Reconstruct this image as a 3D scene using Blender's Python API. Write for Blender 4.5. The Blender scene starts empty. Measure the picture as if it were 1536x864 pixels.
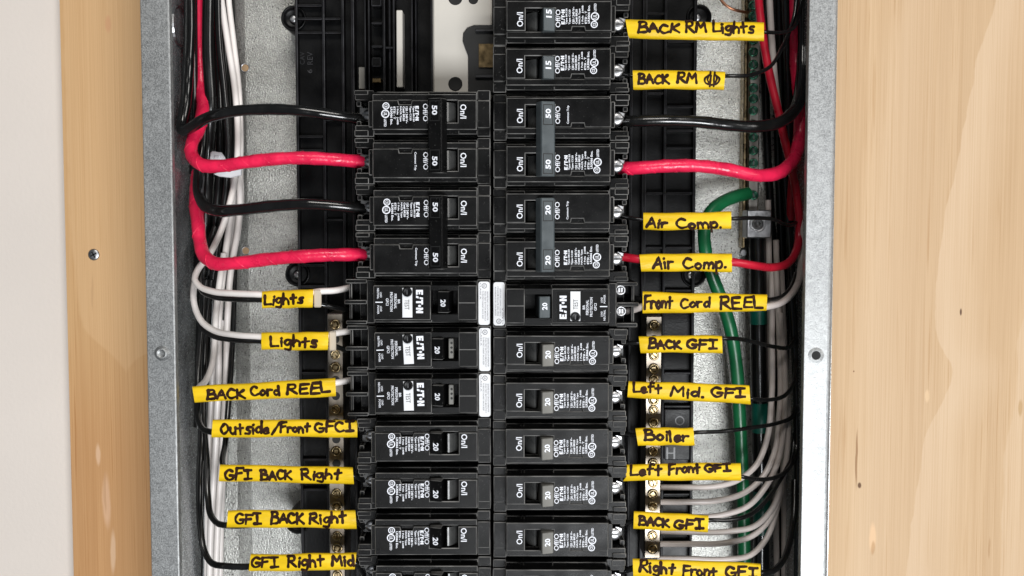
import bpy, bmesh, math, random
from mathutils import Vector, Matrix

random.seed(7)
R = math.radians
scn = bpy.context.scene
COL = scn.collection

# ------------------------------------------------------------------ camera
F_PX = 1609.0                       # focal length in photo pixels (photo is 1536 x 864)
DIST = 0.560                        # metres from lens to the front plane of the panel
PITCH = R(3.4)
K = DIST / F_PX                     # metres per photo pixel on the front plane
FWD = Vector((0, math.cos(PITCH), -math.sin(PITCH)))
UP = Vector((0, math.sin(PITCH), math.cos(PITCH)))
CPOS = FWD * (-DIST)
cam_d = bpy.data.cameras.new('camera')
cam = bpy.data.objects.new('camera', cam_d)
COL.objects.link(cam)
cam.location = CPOS
cam.rotation_euler = (R(90) - PITCH, 0, 0)
cam_d.sensor_fit = 'HORIZONTAL'
cam_d.angle = 2 * math.atan(768 / F_PX)
cam_d.clip_start = 0.01
cam_d.clip_end = 100
scn.camera = cam

# ------------------------------------------------------------------ light
world = bpy.data.worlds.new('World')
scn.world = world
world.use_nodes = True
wb = world.node_tree.nodes['Background']
wb.inputs['Color'].default_value = (0.80, 0.90, 1.0, 1)
wb.inputs['Strength'].default_value = 0.07


def area(name, loc, target, sx, sy, power, col):
    d = bpy.data.lights.new(name, 'AREA')
    d.shape = 'RECTANGLE'
    d.size, d.size_y = sx, sy
    d.energy = power
    d.color = col
    o = bpy.data.objects.new(name, d)
    COL.objects.link(o)
    o.location = loc
    o.rotation_euler = (Vector(target) - Vector(loc)).to_track_quat('-Z', 'Y').to_euler()
    return o


area('window_light', (1.30, -0.90, 0.32), (0.05, 0, 0), 0.5, 0.7, 5.2, (1.0, 0.97, 0.93))
area('ceiling_light', (0.05, -1.15, 0.95), (0, 0, 0), 0.7, 0.35, 6.5, (1.0, 0.96, 0.90))
area('low_fill_light', (0.44, -1.70, -0.66), (-0.08, 0, -0.03), 0.8, 0.5, 25, (0.96, 0.98, 1.0))  # added fill lamp, low in front, lifting the dimmer side and lower box

scn.view_settings.view_transform = 'Standard'
scn.view_settings.look = 'None'
scn.view_settings.exposure = 0.45
scn.view_settings.gamma = 1.0
scn.render.engine = 'CYCLES'
scn.cycles.use_denoising = True
scn.cycles.max_bounces = 8


# ------------------------------------------------------------------ coordinates
def V(px, py, d=0.0):
    """point of the place seen at photo pixel (px, py), d millimetres in front of the panel's front plane"""
    ray = FWD + Vector((1, 0, 0)) * ((px - 768) / F_PX) + UP * ((432 - py) / F_PX)
    t = (-d * 1e-3 - CPOS.y) / ray.y
    return CPOS + ray * t


def RX(px, d): return V(px, 432, d).x
def RZ(py, d): return V(768, py, d).z


# ------------------------------------------------------------------ materials
def nd(nt, t, **kw):
    n = nt.nodes.new(t)
    for k, v in kw.items():
        setattr(n, k, v)
    return n


def mk(name, col, rough=0.5, metal=0.0, var=0.12, vscale=60, bump=0.0, bscale=400, stretch=(1, 1, 1), rvar=0.08,
       spec=0.5, coat=0.0, sss=0.0, speck=None):
    m = bpy.data.materials.new(name)
    m.use_nodes = True
    nt = m.node_tree
    b = nt.nodes['Principled BSDF']
    b.inputs['Roughness'].default_value = rough
    b.inputs['Metallic'].default_value = metal
    b.inputs['Specular IOR Level'].default_value = spec
    b.inputs['Coat Weight'].default_value = coat
    b.inputs['Coat Roughness'].default_value = 0.15
    if sss:
        b.inputs['Subsurface Weight'].default_value = sss
        b.inputs['Subsurface Radius'].default_value = (0.002, 0.0012, 0.0004)
    tc = nd(nt, 'ShaderNodeTexCoord')
    mp = nd(nt, 'ShaderNodeMapping')
    mp.inputs['Scale'].default_value = stretch
    nt.links.new(tc.outputs['Object'], mp.inputs['Vector'])
    no = nd(nt, 'ShaderNodeTexNoise')
    no.inputs['Scale'].default_value = vscale
    no.inputs['Detail'].default_value = 5
    nt.links.new(mp.outputs[0], no.inputs['Vector'])
    mx = nd(nt, 'ShaderNodeMix', data_type='RGBA')
    mx.inputs[6].default_value = tuple(c * (1 - var) for c in col) + (1,)
    mx.inputs[7].default_value = tuple(min(1, c * (1 + var)) for c in col) + (1,)
    rm = nd(nt, 'ShaderNodeMapRange')
    rm.inputs[1].default_value = 0.3
    rm.inputs[2].default_value = 0.7
    nt.links.new(no.outputs['Fac'], rm.inputs[0])
    nt.links.new(rm.outputs[0], mx.inputs[0])
    out = mx.outputs[2]
    if speck:
        sn = nd(nt, 'ShaderNodeTexNoise')
        sn.inputs['Scale'].default_value = speck[0]
        sn.inputs['Detail'].default_value = 2
        nt.links.new(mp.outputs[0], sn.inputs['Vector'])
        sr = nd(nt, 'ShaderNodeMapRange')
        sr.inputs[1].default_value = speck[1]
        sr.inputs[2].default_value = speck[1] + 0.06
        nt.links.new(sn.outputs['Fac'], sr.inputs[0])
        m2 = nd(nt, 'ShaderNodeMix', data_type='RGBA')
        m2.inputs[7].default_value = tuple(speck[2]) + (1,)
        nt.links.new(sr.outputs[0], m2.inputs[0])
        nt.links.new(out, m2.inputs[6])
        out = m2.outputs[2]
    nt.links.new(out, b.inputs['Base Color'])
    if rvar:
        rr = nd(nt, 'ShaderNodeMapRange')
        rr.inputs[1].default_value = 0.3
        rr.inputs[2].default_value = 0.7
        rr.inputs[3].default_value = max(0.03, rough - rvar)
        rr.inputs[4].default_value = min(1, rough + rvar)
        nt.links.new(no.outputs['Fac'], rr.inputs[0])
        nt.links.new(rr.outputs[0], b.inputs['Roughness'])
    if bump:
        bn = nd(nt, 'ShaderNodeTexNoise')
        bn.inputs['Scale'].default_value = bscale
        bn.inputs['Detail'].default_value = 3
        nt.links.new(mp.outputs[0], bn.inputs['Vector'])
        bp = nd(nt, 'ShaderNodeBump')
        bp.inputs['Strength'].default_value = bump
        bp.inputs['Distance'].default_value = 0.0006
        nt.links.new(bn.outputs['Fac'], bp.inputs['Height'])
        nt.links.new(bp.outputs[0], b.inputs['Normal'])
    return m


M = {}
M['plastic'] = mk('black_plastic', (0.0042, 0.0042, 0.0043), 0.33, spec=0.13, var=0.25, vscale=90, bump=0.12, bscale=2500, speck=(1100, 0.67, (0.05, 0.05, 0.048)))
M['edge'] = mk('highlit_plastic_edge', (0.135, 0.132, 0.127), 0.45, var=0.93, vscale=75)  # bevel highlight put into the colour as a paler edge, broken by noise
M['tray'] = mk('matt_black_tray', (0.0022, 0.0022, 0.0025), 0.36, spec=0.17, var=0.2, vscale=80, bump=0.1, bscale=900)
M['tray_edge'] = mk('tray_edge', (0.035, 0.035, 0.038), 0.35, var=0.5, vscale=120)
M['handle'] = mk('slate_grey_plastic', (0.062, 0.074, 0.080), 0.40, var=0.12, vscale=200)
M['handle_edge'] = mk('slate_grey_edge', (0.10, 0.115, 0.12), 0.45, var=0.2, vscale=200)
M['handle_warm'] = mk('warm_grey_plastic', (0.17, 0.165, 0.15), 0.42, var=0.12, vscale=200)
M['barrel'] = mk('barrel_grey_plastic', (0.055, 0.056, 0.055), 0.30, var=0.15, vscale=200)
M['slot'] = mk('slot_black', (0.004, 0.004, 0.004), 0.6, var=0.2)
M['ink_white'] = mk('white_print', (0.80, 0.82, 0.88), 0.55, var=0.12, vscale=1500)
M['ink_black'] = mk('black_print', (0.02, 0.02, 0.02), 0.55, var=0.2, vscale=900)
M['ink_grey'] = mk('grey_print', (0.22, 0.22, 0.24), 0.55, var=0.3, vscale=1500)
M['marker'] = mk('brown_black_marker', (0.026, 0.0095, 0.0045), 0.6, var=0.7, vscale=380, spec=0.12)
M['sticker'] = mk('white_sticker', (0.72, 0.73, 0.75), 0.45, var=0.06, vscale=80)
M['sticker_black'] = mk('black_sticker', (0.004, 0.004, 0.004), 0.5, spec=0.12, var=0.2, vscale=200, speck=(1500, 0.72, (0.12, 0.12, 0.12)))
M['yellow'] = mk('yellow_sleeve', (0.79, 0.52, 0.008), 0.46, spec=0.3, var=0.15, vscale=70, stretch=(1, 1, 3.5), bump=0.45, bscale=170, sss=0.1, rvar=0.1)
M['sleeve_end'] = mk('clear_tape_end', (0.52, 0.45, 0.36), 0.35, var=0.1)
M['red'] = mk('red_tape', (0.78, 0.016, 0.075), 0.30, var=0.2, vscale=110, bump=0.9, bscale=190)
M['red_dark'] = mk('red_insulation', (0.50, 0.010, 0.030), 0.32, var=0.12, vscale=90)
M['blackw'] = mk('black_insulation', (0.006, 0.006, 0.006), 0.20, spec=0.7, var=0.2, vscale=120, bump=0.25, bscale=160, stretch=(1, 1, .3))
M['whitew'] = mk('white_insulation', (0.80, 0.75, 0.72), 0.35, var=0.08, vscale=60)
M['greyw'] = mk('grey_white_insulation', (0.56, 0.50, 0.47), 0.35, var=0.1, vscale=60)  # white cable at Front Cord also uses this, its shadow put into colour
M['green'] = mk('green_insulation', (0.006, 0.115, 0.040), 0.35, var=0.2, vscale=60, bump=0.2, bscale=200)
M['teal'] = mk('green_tape', (0.003, 0.085, 0.060), 0.35, var=0.2, vscale=90)
M['copper'] = mk('bare_copper', (0.75, 0.34, 0.20), 0.3, 1.0, var=0.2)
M['brass'] = mk('dull_brass', (0.42, 0.33, 0.19), 0.30, 1.0, var=0.3, vscale=300)
M['brass_dark'] = mk('brass_recess', (0.16, 0.115, 0.06), 0.4, 1.0, var=0.4, vscale=300)
M['steel'] = mk('zinc_screw', (0.45, 0.45, 0.46), 0.38, 1.0, var=0.2, vscale=400)
M['steel_dark'] = mk('screw_recess', (0.10, 0.10, 0.10), 0.5, 0.6, var=0.4, vscale=400)
M['alu'] = mk('aluminium_bar', (0.30, 0.285, 0.26), 0.36, 1.0, var=0.15, vscale=200, stretch=(1, 1, .1))
M['nbar'] = mk('tinned_neutral_bar', (0.30, 0.26, 0.215), 0.36, 1.0, var=0.15, vscale=200, stretch=(1, 1, .1))
M['green_screw'] = mk('green_dyed_screw', (0.03, 0.13, 0.08), 0.26, 0.8, var=0.4, vscale=300)
M['white_plastic'] = mk('off_white_plate', (0.58, 0.55, 0.50), 0.33, var=0.05, vscale=20)
M['tie'] = mk('white_tie_plastic', (0.72, 0.73, 0.76), 0.4, var=0.05)
M['hole'] = mk('dark_hole', (0.004, 0.004, 0.004), 0.7, var=0.3)
M['wall'] = mk('painted_drywall', (0.745, 0.675, 0.615), 0.75, var=0.03, vscale=9, bump=0.25, bscale=420)
M['ply_edge'] = mk('plywood_edge', (0.45, 0.30, 0.17), 0.75, var=0.25, vscale=20, stretch=(1, 60, .4))


def galvanised(name, base, rough, bump, bscale, scale, metal=0.75):
    m = bpy.data.materials.new(name)
    m.use_nodes = True
    nt = m.node_tree
    b = nt.nodes['Principled BSDF']
    b.inputs['Metallic'].default_value = metal
    tc = nd(nt, 'ShaderNodeTexCoord')
    vo = nd(nt, 'ShaderNodeTexVoronoi')
    vo.inputs['Scale'].default_value = scale
    no = nd(nt, 'ShaderNodeTexNoise')
    no.inputs['Scale'].default_value = bscale
    no.inputs['Detail'].default_value = 4
    big = nd(nt, 'ShaderNodeTexNoise')
    big.inputs['Scale'].default_value = 14
    big.inputs['Detail'].default_value = 4
    for n in (vo, no, big):
        nt.links.new(tc.outputs['Object'], n.inputs['Vector'])
    mixv = nd(nt, 'ShaderNodeMath', operation='MULTIPLY_ADD')
    nt.links.new(no.outputs['Fac'], mixv.inputs[0])
    mixv.inputs[1].default_value = 1.1
    sepc = nd(nt, 'ShaderNodeSeparateColor')
    nt.links.new(vo.outputs['Color'], sepc.inputs[0])
    h = nd(nt, 'ShaderNodeMath', operation='MULTIPLY')
    nt.links.new(sepc.outputs[0], h.inputs[0])
    h.inputs[1].default_value = 0.16
    nt.links.new(h.outputs[0], mixv.inputs[2])
    a2 = nd(nt, 'ShaderNodeMath', operation='MULTIPLY_ADD')
    nt.links.new(big.outputs['Fac'], a2.inputs[0])
    a2.inputs[1].default_value = 0.5
    nt.links.new(mixv.outputs[0], a2.inputs[2])
    rm = nd(nt, 'ShaderNodeMapRange')
    rm.inputs[1].default_value = 0.62
    rm.inputs[2].default_value = 1.12
    nt.links.new(a2.outputs[0], rm.inputs[0])
    mx = nd(nt, 'ShaderNodeMix', data_type='RGBA')
    mx.inputs[6].default_value = tuple(c * 0.64 for c in base) + (1,)
    mx.inputs[7].default_value = tuple(min(1, c * 1.24) for c in base) + (1,)
    nt.links.new(rm.outputs[0], mx.inputs[0])
    nt.links.new(mx.outputs[2], b.inputs['Base Color'])
    rr = nd(nt, 'ShaderNodeMapRange')
    rr.inputs[1].default_value = 0.3
    rr.inputs[2].default_value = 0.75
    rr.inputs[3].default_value = rough - 0.08
    rr.inputs[4].default_value = rough + 0.10
    nt.links.new(no.outputs['Fac'], rr.inputs[0])
    nt.links.new(rr.outputs[0], b.inputs['Roughness'])
    bp = nd(nt, 'ShaderNodeBump')
    bp.inputs['Strength'].default_value = bump
    bp.inputs['Distance'].default_value = 0.0008
    nt.links.new(no.outputs['Fac'], bp.inputs['Height'])
    nt.links.new(bp.outputs[0], b.inputs['Normal'])
    return m


M['galv'] = galvanised('galvanised_flange', (0.355, 0.362, 0.362), 0.46, 0.14, 1700, 520)
M['galv_in'] = galvanised('galvanised_inside', (0.43, 0.43, 0.405), 0.33, 0.55, 1150, 420)
M['galv_side'] = galvanised('galvanised_side', (0.46, 0.48, 0.49), 0.22, 0.08, 900, 200, 0.6)

# ---- plywood: growth-ring figure given by curves over height, plus grain streaks and knots
PD = -97.0


def plywood():
    m = bpy.data.materials.new('birch_plywood')
    m.use_nodes = True
    nt = m.node_tree
    L = nt.links.new
    b = nt.nodes['Principled BSDF']
    b.inputs['Roughness'].default_value = 0.62
    b.inputs['Specular IOR Level'].default_value = 0.25
    tc = nd(nt, 'ShaderNodeTexCoord')
    sp = nd(nt, 'ShaderNodeSeparateXYZ')
    L(tc.outputs['Object'], sp.inputs[0])

    def math_(op, a, c=None, d=None):
        n = nd(nt, 'ShaderNodeMath', operation=op)
        for i, v in enumerate((a, c, d)):
            if v is None:
                continue
            if isinstance(v, (int, float)):
                n.inputs[i].default_value = v
            else:
                L(v, n.inputs[i])
        return n.outputs[0]

    def rng(v, a, c, lo=0.0, hi=1.0, smooth=False):
        n = nd(nt, 'ShaderNodeMapRange')
        if smooth:
            n.interpolation_type = 'SMOOTHSTEP'
        L(v, n.inputs[0])
        n.inputs[1].default_value, n.inputs[2].default_value = a, c
        n.inputs[3].default_value, n.inputs[4].default_value = lo, hi
        return n.outputs[0]

    def noise(sx, sz, detail=4, dist=0.0):
        mp = nd(nt, 'ShaderNodeMapping')
        mp.inputs['Scale'].default_value = (sx, 1, sz)
        L(tc.outputs['Object'], mp.inputs['Vector'])
        n = nd(nt, 'ShaderNodeTexNoise')
        n.inputs['Scale'].default_value = 1
        n.inputs['Detail'].default_value = detail
        n.inputs['Distortion'].default_value = dist
        L(mp.outputs[0], n.inputs['Vector'])
        return n.outputs['Fac']

    x, z = sp.outputs[0], sp.outputs[2]
    z0, z1 = RZ(900, PD), RZ(-40, PD)
    zn = rng(z, z0, z1)

    def curve(pts):
        n = nd(nt, 'ShaderNodeFloatCurve')
        c = n.mapping.curves[0]
        P = sorted(((RZ(py, PD) - z0) / (z1 - z0), (RX(px, PD) + 0.35) / 0.7) for px, py in pts)
        while len(c.points) < len(P):
            c.points.new(0.5, 0.5)
        for q, (a, v) in zip(c.points, P):
            q.location = (a, v)
        n.mapping.update()
        L(zn, n.inputs['Value'])
        return math_('MULTIPLY_ADD', n.outputs[0], 0.7, -0.35)

    wob = math_('MULTIPLY_ADD', noise(30, 40, 4), 0.006, -0.003)
    xw = math_('ADD', x, wob)

    def band(pts, sharp, soft, side=1):
        s = math_('MULTIPLY', math_('SUBTRACT', xw, curve(pts)), side)
        return math_('MULTIPLY', rng(s, 0.0, sharp, smooth=True), rng(s, soft * 0.25, soft, 1, 0))

    e1 = band([(1490, -40), (1476, 20), (1462, 66), (1446, 150), (1432, 230), (1414, 320), (1402, 432), (1408, 510), (1431, 560), (1420, 595),
               (1396, 640), (1384, 720), (1372, 800), (1366, 900)], 0.0012, 0.034)
    e2 = band([(1600, -40), (1580, 250), (1556, 420), (1530, 500), (1527, 600), (1516, 650), (1511, 740), (1513, 900)], 0.0012, 0.030)
    e3 = band([(1320, -40), (1290, 200), (1272, 400), (1268, 520), (1276, 640), (1262, 760), (1258, 900)], 0.02, 0.07)
    # left side: pale tongue with a rounded lower end
    la = band([(101, -40), (102, 200), (104, 340), (112, 432), (124, 495), (148, 520), (170, 542), (186, 562), (190, 600), (192, 900)], 0.003, 9)
    lb = rng(math_('SUBTRACT', curve([(300, -40), (300, 500), (222, 530), (200, 545), (192, 560), (190, 600), (186, 620), (150, 640), (120, 900)]), xw), 0.0, 0.003, smooth=True)
    left = rng(x, -0.05, 0.05, 1, 0)
    tongue = math_('MULTIPLY', math_('MULTIPLY', la, lb), left)
    pale = math_('MAXIMUM', math_('MAXIMUM', e1, math_('MULTIPLY', e2, 0.6)), math_('MAXIMUM', math_('MULTIPLY', e3, 0.55), math_('MULTIPLY', tongue, 0.6)))
    fine = noise(1000, 14, 3)
    hair = noise(2200, 5, 2)
    heart = rng(x, -0.16, 0.12, 1, 0)          # browner heartwood tint on this side, upper part brightened slightly against light falloff
    mid = noise(170, 5, 4, 0.4)
    coarse = noise(26, 1.6, 3)
    dark = nd(nt, 'ShaderNodeMix', data_type='RGBA')
    dark.inputs[6].default_value = (0.495, 0.333, 0.192, 1)
    dark.inputs[7].default_value = (0.605, 0.432, 0.268, 1)
    L(rng(math_('ADD', math_('MULTIPLY', mid, 0.6), math_('MULTIPLY', coarse, 0.7)), 0.42, 0.85), dark.inputs[0])
    pl = nd(nt, 'ShaderNodeMix', data_type='RGBA')
    pl.inputs[6].default_value = (0.60, 0.435, 0.285, 1)
    pl.inputs[7].default_value = (0.63, 0.47, 0.315, 1)
    L(rng(coarse, 0.3, 0.7), pl.inputs[0])
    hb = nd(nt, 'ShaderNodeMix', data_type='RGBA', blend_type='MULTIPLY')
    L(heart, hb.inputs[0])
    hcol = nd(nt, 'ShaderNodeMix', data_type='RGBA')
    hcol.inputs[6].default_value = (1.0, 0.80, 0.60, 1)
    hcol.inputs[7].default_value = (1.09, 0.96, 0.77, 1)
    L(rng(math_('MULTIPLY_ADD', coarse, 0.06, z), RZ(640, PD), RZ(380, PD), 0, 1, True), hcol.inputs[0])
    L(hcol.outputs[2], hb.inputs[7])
    mx = nd(nt, 'ShaderNodeMix', data_type='RGBA')
    L(pale, mx.inputs[0])
    L(dark.outputs[2], mx.inputs[6])
    L(pl.outputs[2], mx.inputs[7])
    st = nd(nt, 'ShaderNodeMix', data_type='RGBA', blend_type='MULTIPLY')
    streak = math_('MULTIPLY', rng(fine, 0.53, 0.70), math_('MULTIPLY', rng(mid, 0.42, 0.62), math_('SUBTRACT', 1.0, math_('MULTIPLY', pale, 0.75))))
    L(math_('MULTIPLY', streak, 0.8), st.inputs[0])
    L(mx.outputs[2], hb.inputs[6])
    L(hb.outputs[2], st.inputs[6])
    st.inputs[7].default_value = (0.72, 0.60, 0.45, 1)
    st2 = nd(nt, 'ShaderNodeMix', data_type='RGBA', blend_type='MULTIPLY')
    L(math_('MULTIPLY', rng(hair, 0.42, 0.72), 0.42), st2.inputs[0])
    L(st.outputs[2], st2.inputs[6])
    st2.inputs[7].default_value = (0.76, 0.66, 0.52, 1)
    col = st2.outputs[2]
    # knots, resin pockets and insect flecks
    for (px, py, rx, ry, c, amt) in [(1289, 728, 3.2, 5, (0.12, 0.06, 0.03), .95), (1285, 688, 2.0, 48, (0.27, 0.145, 0.065), .8), (1308, 806, 6, 24, (0.74, 0.50, 0.30), .75),
                                     (1309, 822, 3.2, 12, (0.42, 0.24, 0.11), .6), (1441, 468, 1.7, 6, (0.10, 0.05, 0.03), .95), (1281, 557, 1.2, 1.6, (0.18, 0.09, 0.04), .9),
                                     (1391, 594, 4, 11, (0.72, 0.52, 0.32), .6), (1484, 822, 2, 18, (0.40, 0.24, 0.12), .6), (1531, 612, 4, 14, (0.44, 0.28, 0.13), .7),
                                     (147, 682, 4, 18, (0.76, 0.52, 0.35), .6), (160, 752, 7, 44, (0.76, 0.50, 0.34), .5), (158, 740, 2.5, 34, (0.46, 0.26, 0.13), .5),
                                     (169, 828, 4.5, 36, (0.76, 0.54, 0.37), .55), (163, 36, 5, 14, (0.60, 0.26, 0.15), .35), (139, 440, 2, 30, (0.42, 0.24, 0.12), .3)]:
        p = V(px, py, PD)
        s = 0.000408
        dx = math_('DIVIDE', math_('SUBTRACT', math_('MULTIPLY_ADD', wob, 0.4, x), p.x), rx * s)
        dz = math_('DIVIDE', math_('SUBTRACT', z, p.z), ry * s)
        r = math_('SQRT', math_('ADD', math_('MULTIPLY', dx, dx), math_('MULTIPLY', dz, dz)))
        n = nd(nt, 'ShaderNodeMix', data_type='RGBA')
        L(math_('MULTIPLY', rng(r, 0.55, 1.15, 1, 0, True), amt), n.inputs[0])
        L(col, n.inputs[6])
        n.inputs[7].default_value = c + (1,)
        col = n.outputs[2]
    L(col, b.inputs['Base Color'])
    bp = nd(nt, 'ShaderNodeBump')
    bp.inputs['Strength'].default_value = 0.12
    bp.inputs['Distance'].default_value = 0.0004
    L(fine, bp.inputs['Height'])
    L(bp.outputs[0], b.inputs['Normal'])
    return m


M['ply'] = plywood()


# ------------------------------------------------------------------ mesh helpers
class MB:
    """collects shapes as one mesh; coordinates go through self.f (default: world metres)"""

    def __init__(self, *mats, f=None):
        self.v, self.fc, self.mi, self.sm = [], [], [], []
        self.mats = mats
        self.f = f or (lambda p: p)

    def add(self, verts, faces, mi=0, smooth=False):
        o = len(self.v)
        self.v += [self.f(Vector(p)) for p in verts]
        for i, fa in enumerate(faces):
            self.fc.append([o + a for a in fa])
            self.mi.append(mi[i] if isinstance(mi, (list, tuple)) else mi)
            self.sm.append(smooth)

    def mesh(self, name):
        me = bpy.data.meshes.new(name)
        me.from_pydata(self.v, [], self.fc)
        for m in self.mats:
            me.materials.append(M[m])
        me.polygons.foreach_set('material_index', self.mi)
        me.polygons.foreach_set('use_smooth', self.sm)
        bm = bmesh.new()
        bm.from_mesh(me)
        bmesh.ops.recalc_face_normals(bm, faces=bm.faces)
        bm.to_mesh(me)
        bm.free()
        me.update()
        return me

    def build(self, name, parent=None, flat=False):
        me = self.mesh(name) if not flat else self.flatmesh(name)
        return link(name, me, parent)

    def flatmesh(self, name):
        me = bpy.data.meshes.new(name)
        me.from_pydata(self.v, [], self.fc)
        for m in self.mats:
            me.materials.append(M[m])
        me.polygons.foreach_set('material_index', self.mi)
        me.update()
        return me


def link(name, me, parent=None):
    o = bpy.data.objects.new(name, me)
    COL.objects.link(o)
    if parent:
        o.parent = parent
    return o


def tag(o, label=None, cat=None, group=None, kind=None):
    if label: o['label'] = label
    if cat: o['category'] = cat
    if group: o['group'] = group
    if kind: o['kind'] = kind
    return o


def empty(name, loc=(0, 0, 0)):
    o = bpy.data.objects.new(name, None)
    o.empty_display_size = 0.01
    COL.objects.link(o)
    o.location = loc
    return o


def cbox(mb, x0, x1, y0, y1, z0, z1, b=0.0, mi=0, me=1):
    lo, hi = (min(x0, x1), min(y0, y1), min(z0, z1)), (max(x0, x1), max(y0, y1), max(z0, z1))
    if b <= 0:
        vs = [(x, y, z) for x in (lo[0], hi[0]) for y in (lo[1], hi[1]) for z in (lo[2], hi[2])]
        mb.add(vs, [(0, 1, 3, 2), (4, 6, 7, 5), (0, 4, 5, 1), (2, 3, 7, 6), (0, 2, 6, 4), (1, 5, 7, 3)], mi)
        return
    b = min(b, min(hi[i] - lo[i] for i in range(3)) * 0.45)
    vs, idx = [], {}
    for sx in (0, 1):
        for sy in (0, 1):
            for sz in (0, 1):
                s = (sx, sy, sz)
                for a in range(3):
                    idx[(s, a)] = len(vs)
                    p = []
                    for i in range(3):
                        e = hi[i] if s[i] else lo[i]
                        p.append(e if i == a else (e - b if s[i] else e + b))
                    vs.append(p)
    fs, ms = [], []
    for a in range(3):
        o = [i for i in range(3) if i != a]
        for s in (0, 1):
            q = []
            for c, d in ((0, 0), (0, 1), (1, 1), (1, 0)):
                k = [0, 0, 0]
                k[a] = s; k[o[0]] = c; k[o[1]] = d
                q.append(idx[(tuple(k), a)])
            fs.append(q); ms.append(mi)
        for c in (0, 1):
            for d in (0, 1):
                k0, k1 = [0, 0, 0], [0, 0, 0]
                k0[o[0]] = k1[o[0]] = c
                k0[o[1]] = k1[o[1]] = d
                k1[a] = 1
                fs.append([idx[(tuple(k0), o[0])], idx[(tuple(k0), o[1])], idx[(tuple(k1), o[1])], idx[(tuple(k1), o[0])]])
                ms.append(me)
    for k in [(a, c, d) for a in (0, 1) for c in (0, 1) for d in (0, 1)]:
        fs.append([idx[(k, 0)], idx[(k, 1)], idx[(k, 2)]]); ms.append(me)
    mb.add(vs, fs, ms)


def inset(pts, b):
    n = len(pts)
    out = []
    area2 = sum(pts[i][0] * pts[(i + 1) % n][1] - pts[(i + 1) % n][0] * pts[i][1] for i in range(n))
    sg = 1 if area2 > 0 else -1
    for i in range(n):
        p0, p1, p2 = Vector(pts[i - 1]), Vector(pts[i]), Vector(pts[(i + 1) % n])
        d1, d2 = (p1 - p0).normalized(), (p2 - p1).normalized()
        n1, n2 = Vector((-d1.y, d1.x)) * sg, Vector((-d2.y, d2.x)) * sg
        mm = (n1 + n2)
        den = max(0.35, 1 + n1.dot(n2))
        out.append(tuple(p1 + mm * (b / den)))
    return out


def prism(mb, pts, z0, z1, b=0.0, mi=0, me=1, bottom=False):
    """outline (u, v) raised from z0 to z1 with a chamfered rim at z1"""
    n = len(pts)
    rings = [[(p[0], p[1], z0) for p in pts]]
    if b > 0:
        rings.append([(p[0], p[1], z1 - b) for p in pts])
        rings.append([(p[0], p[1], z1) for p in inset(pts, b)])
    else:
        rings.append([(p[0], p[1], z1) for p in pts])
    vs = [p for r in rings for p in r]
    fs, ms = [], []
    for k in range(len(rings) - 1):
        for i in range(n):
            fs.append([k * n + i, k * n + (i + 1) % n, (k + 1) * n + (i + 1) % n, (k + 1) * n + i])
            ms.append(me if (b > 0 and k == 1) else mi)
    fs.append([(len(rings) - 1) * n + i for i in range(n)]); ms.append(mi)
    if bottom:
        fs.append(list(range(n))[::-1]); ms.append(mi)
    mb.add(vs, fs, ms)


def rrect(u0, v0, u1, v1, r, n=4):
    pts = []
    for cx, cy, a0 in ((u1 - r, v1 - r, 0), (u0 + r, v1 - r, 90), (u0 + r, v0 + r, 180), (u1 - r, v0 + r, 270)):
        for k in range(n + 1):
            a = R(a0 + 90 * k / n)
            pts.append((cx + r * math.cos(a), cy + r * math.sin(a)))
    return pts


def circ(cx, cy, r, n=20, a0=0):
    return [(cx + r * math.cos(a0 + 2 * math.pi * k / n), cy + r * math.sin(a0 + 2 * math.pi * k / n)) for k in range(n)]


def ringflat(mb, cx, cy, r0, r1, z, n=24, mi=0):
    vs = [(p[0], p[1], z) for p in circ(cx, cy, r0, n)] + [(p[0], p[1], z) for p in circ(cx, cy, r1, n)]
    mb.add(vs, [[i, (i + 1) % n, n + (i + 1) % n, n + i] for i in range(n)], mi)


def lathe(mb, cx, cy, prof, n=20, mi=0, smooth=True):
    """prof: list of (radius, z) about the axis through (cx, cy)"""
    vs = [(cx + r * math.cos(2 * math.pi * k / n), cy + r * math.sin(2 * math.pi * k / n), z) for r, z in prof for k in range(n)]
    fs = [[j * n + i, j * n + (i + 1) % n, (j + 1) * n + (i + 1) % n, (j + 1) * n + i] for j in range(len(prof) - 1) for i in range(n)]
    fs.append([(len(prof) - 1) * n + i for i in range(n)])
    mb.add(vs, fs, mi, smooth)


# local frames: (u, v, z) in photo pixels -> metres; u right, v up, z towards the camera
def loc(p): return Vector((p.x * K, -p.z * K, p.y * K))


# ------------------------------------------------------------------ type
_txt = {}


def glyphs(s, bold=0.0):
    k = (s, bold)
    if k not in _txt:
        c = bpy.data.curves.new('print', 'FONT')
        c.body = s
        c.resolution_u = 2
        c.offset = bold
        o = bpy.data.objects.new('print', c)
        COL.objects.link(o)
        me = o.to_mesh()
        vs = [(v.co.x, v.co.y) for v in me.vertices]
        fs = [list(p.vertices) for p in me.polygons]
        o.to_mesh_clear()
        bpy.data.objects.remove(o)
        bpy.data.curves.remove(c)
        x0, x1 = min(v[0] for v in vs), max(v[0] for v in vs)
        y0, y1 = min(v[1] for v in vs), max(v[1] for v in vs)
        _txt[k] = ([((v[0] - x0) / (x1 - x0 or 1), (v[1] - y0) / (y1 - y0 or 1)) for v in vs], fs)
    return _txt[k]


def vtext(mb, s, u0, u1, v0, v1, z, bold=0.0, mi=0):
    """text read upwards: its baseline runs along +v at u1, its top faces u0; z may be a function of u"""
    vs, fs = glyphs(s, bold)
    zf = z if callable(z) else (lambda u: z)
    P = []
    for a, c in vs:
        u = u1 - c * (u1 - u0)
        P.append((u, v0 + a * (v1 - v0), zf(u)))
    mb.add(P, fs, mi)


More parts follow.
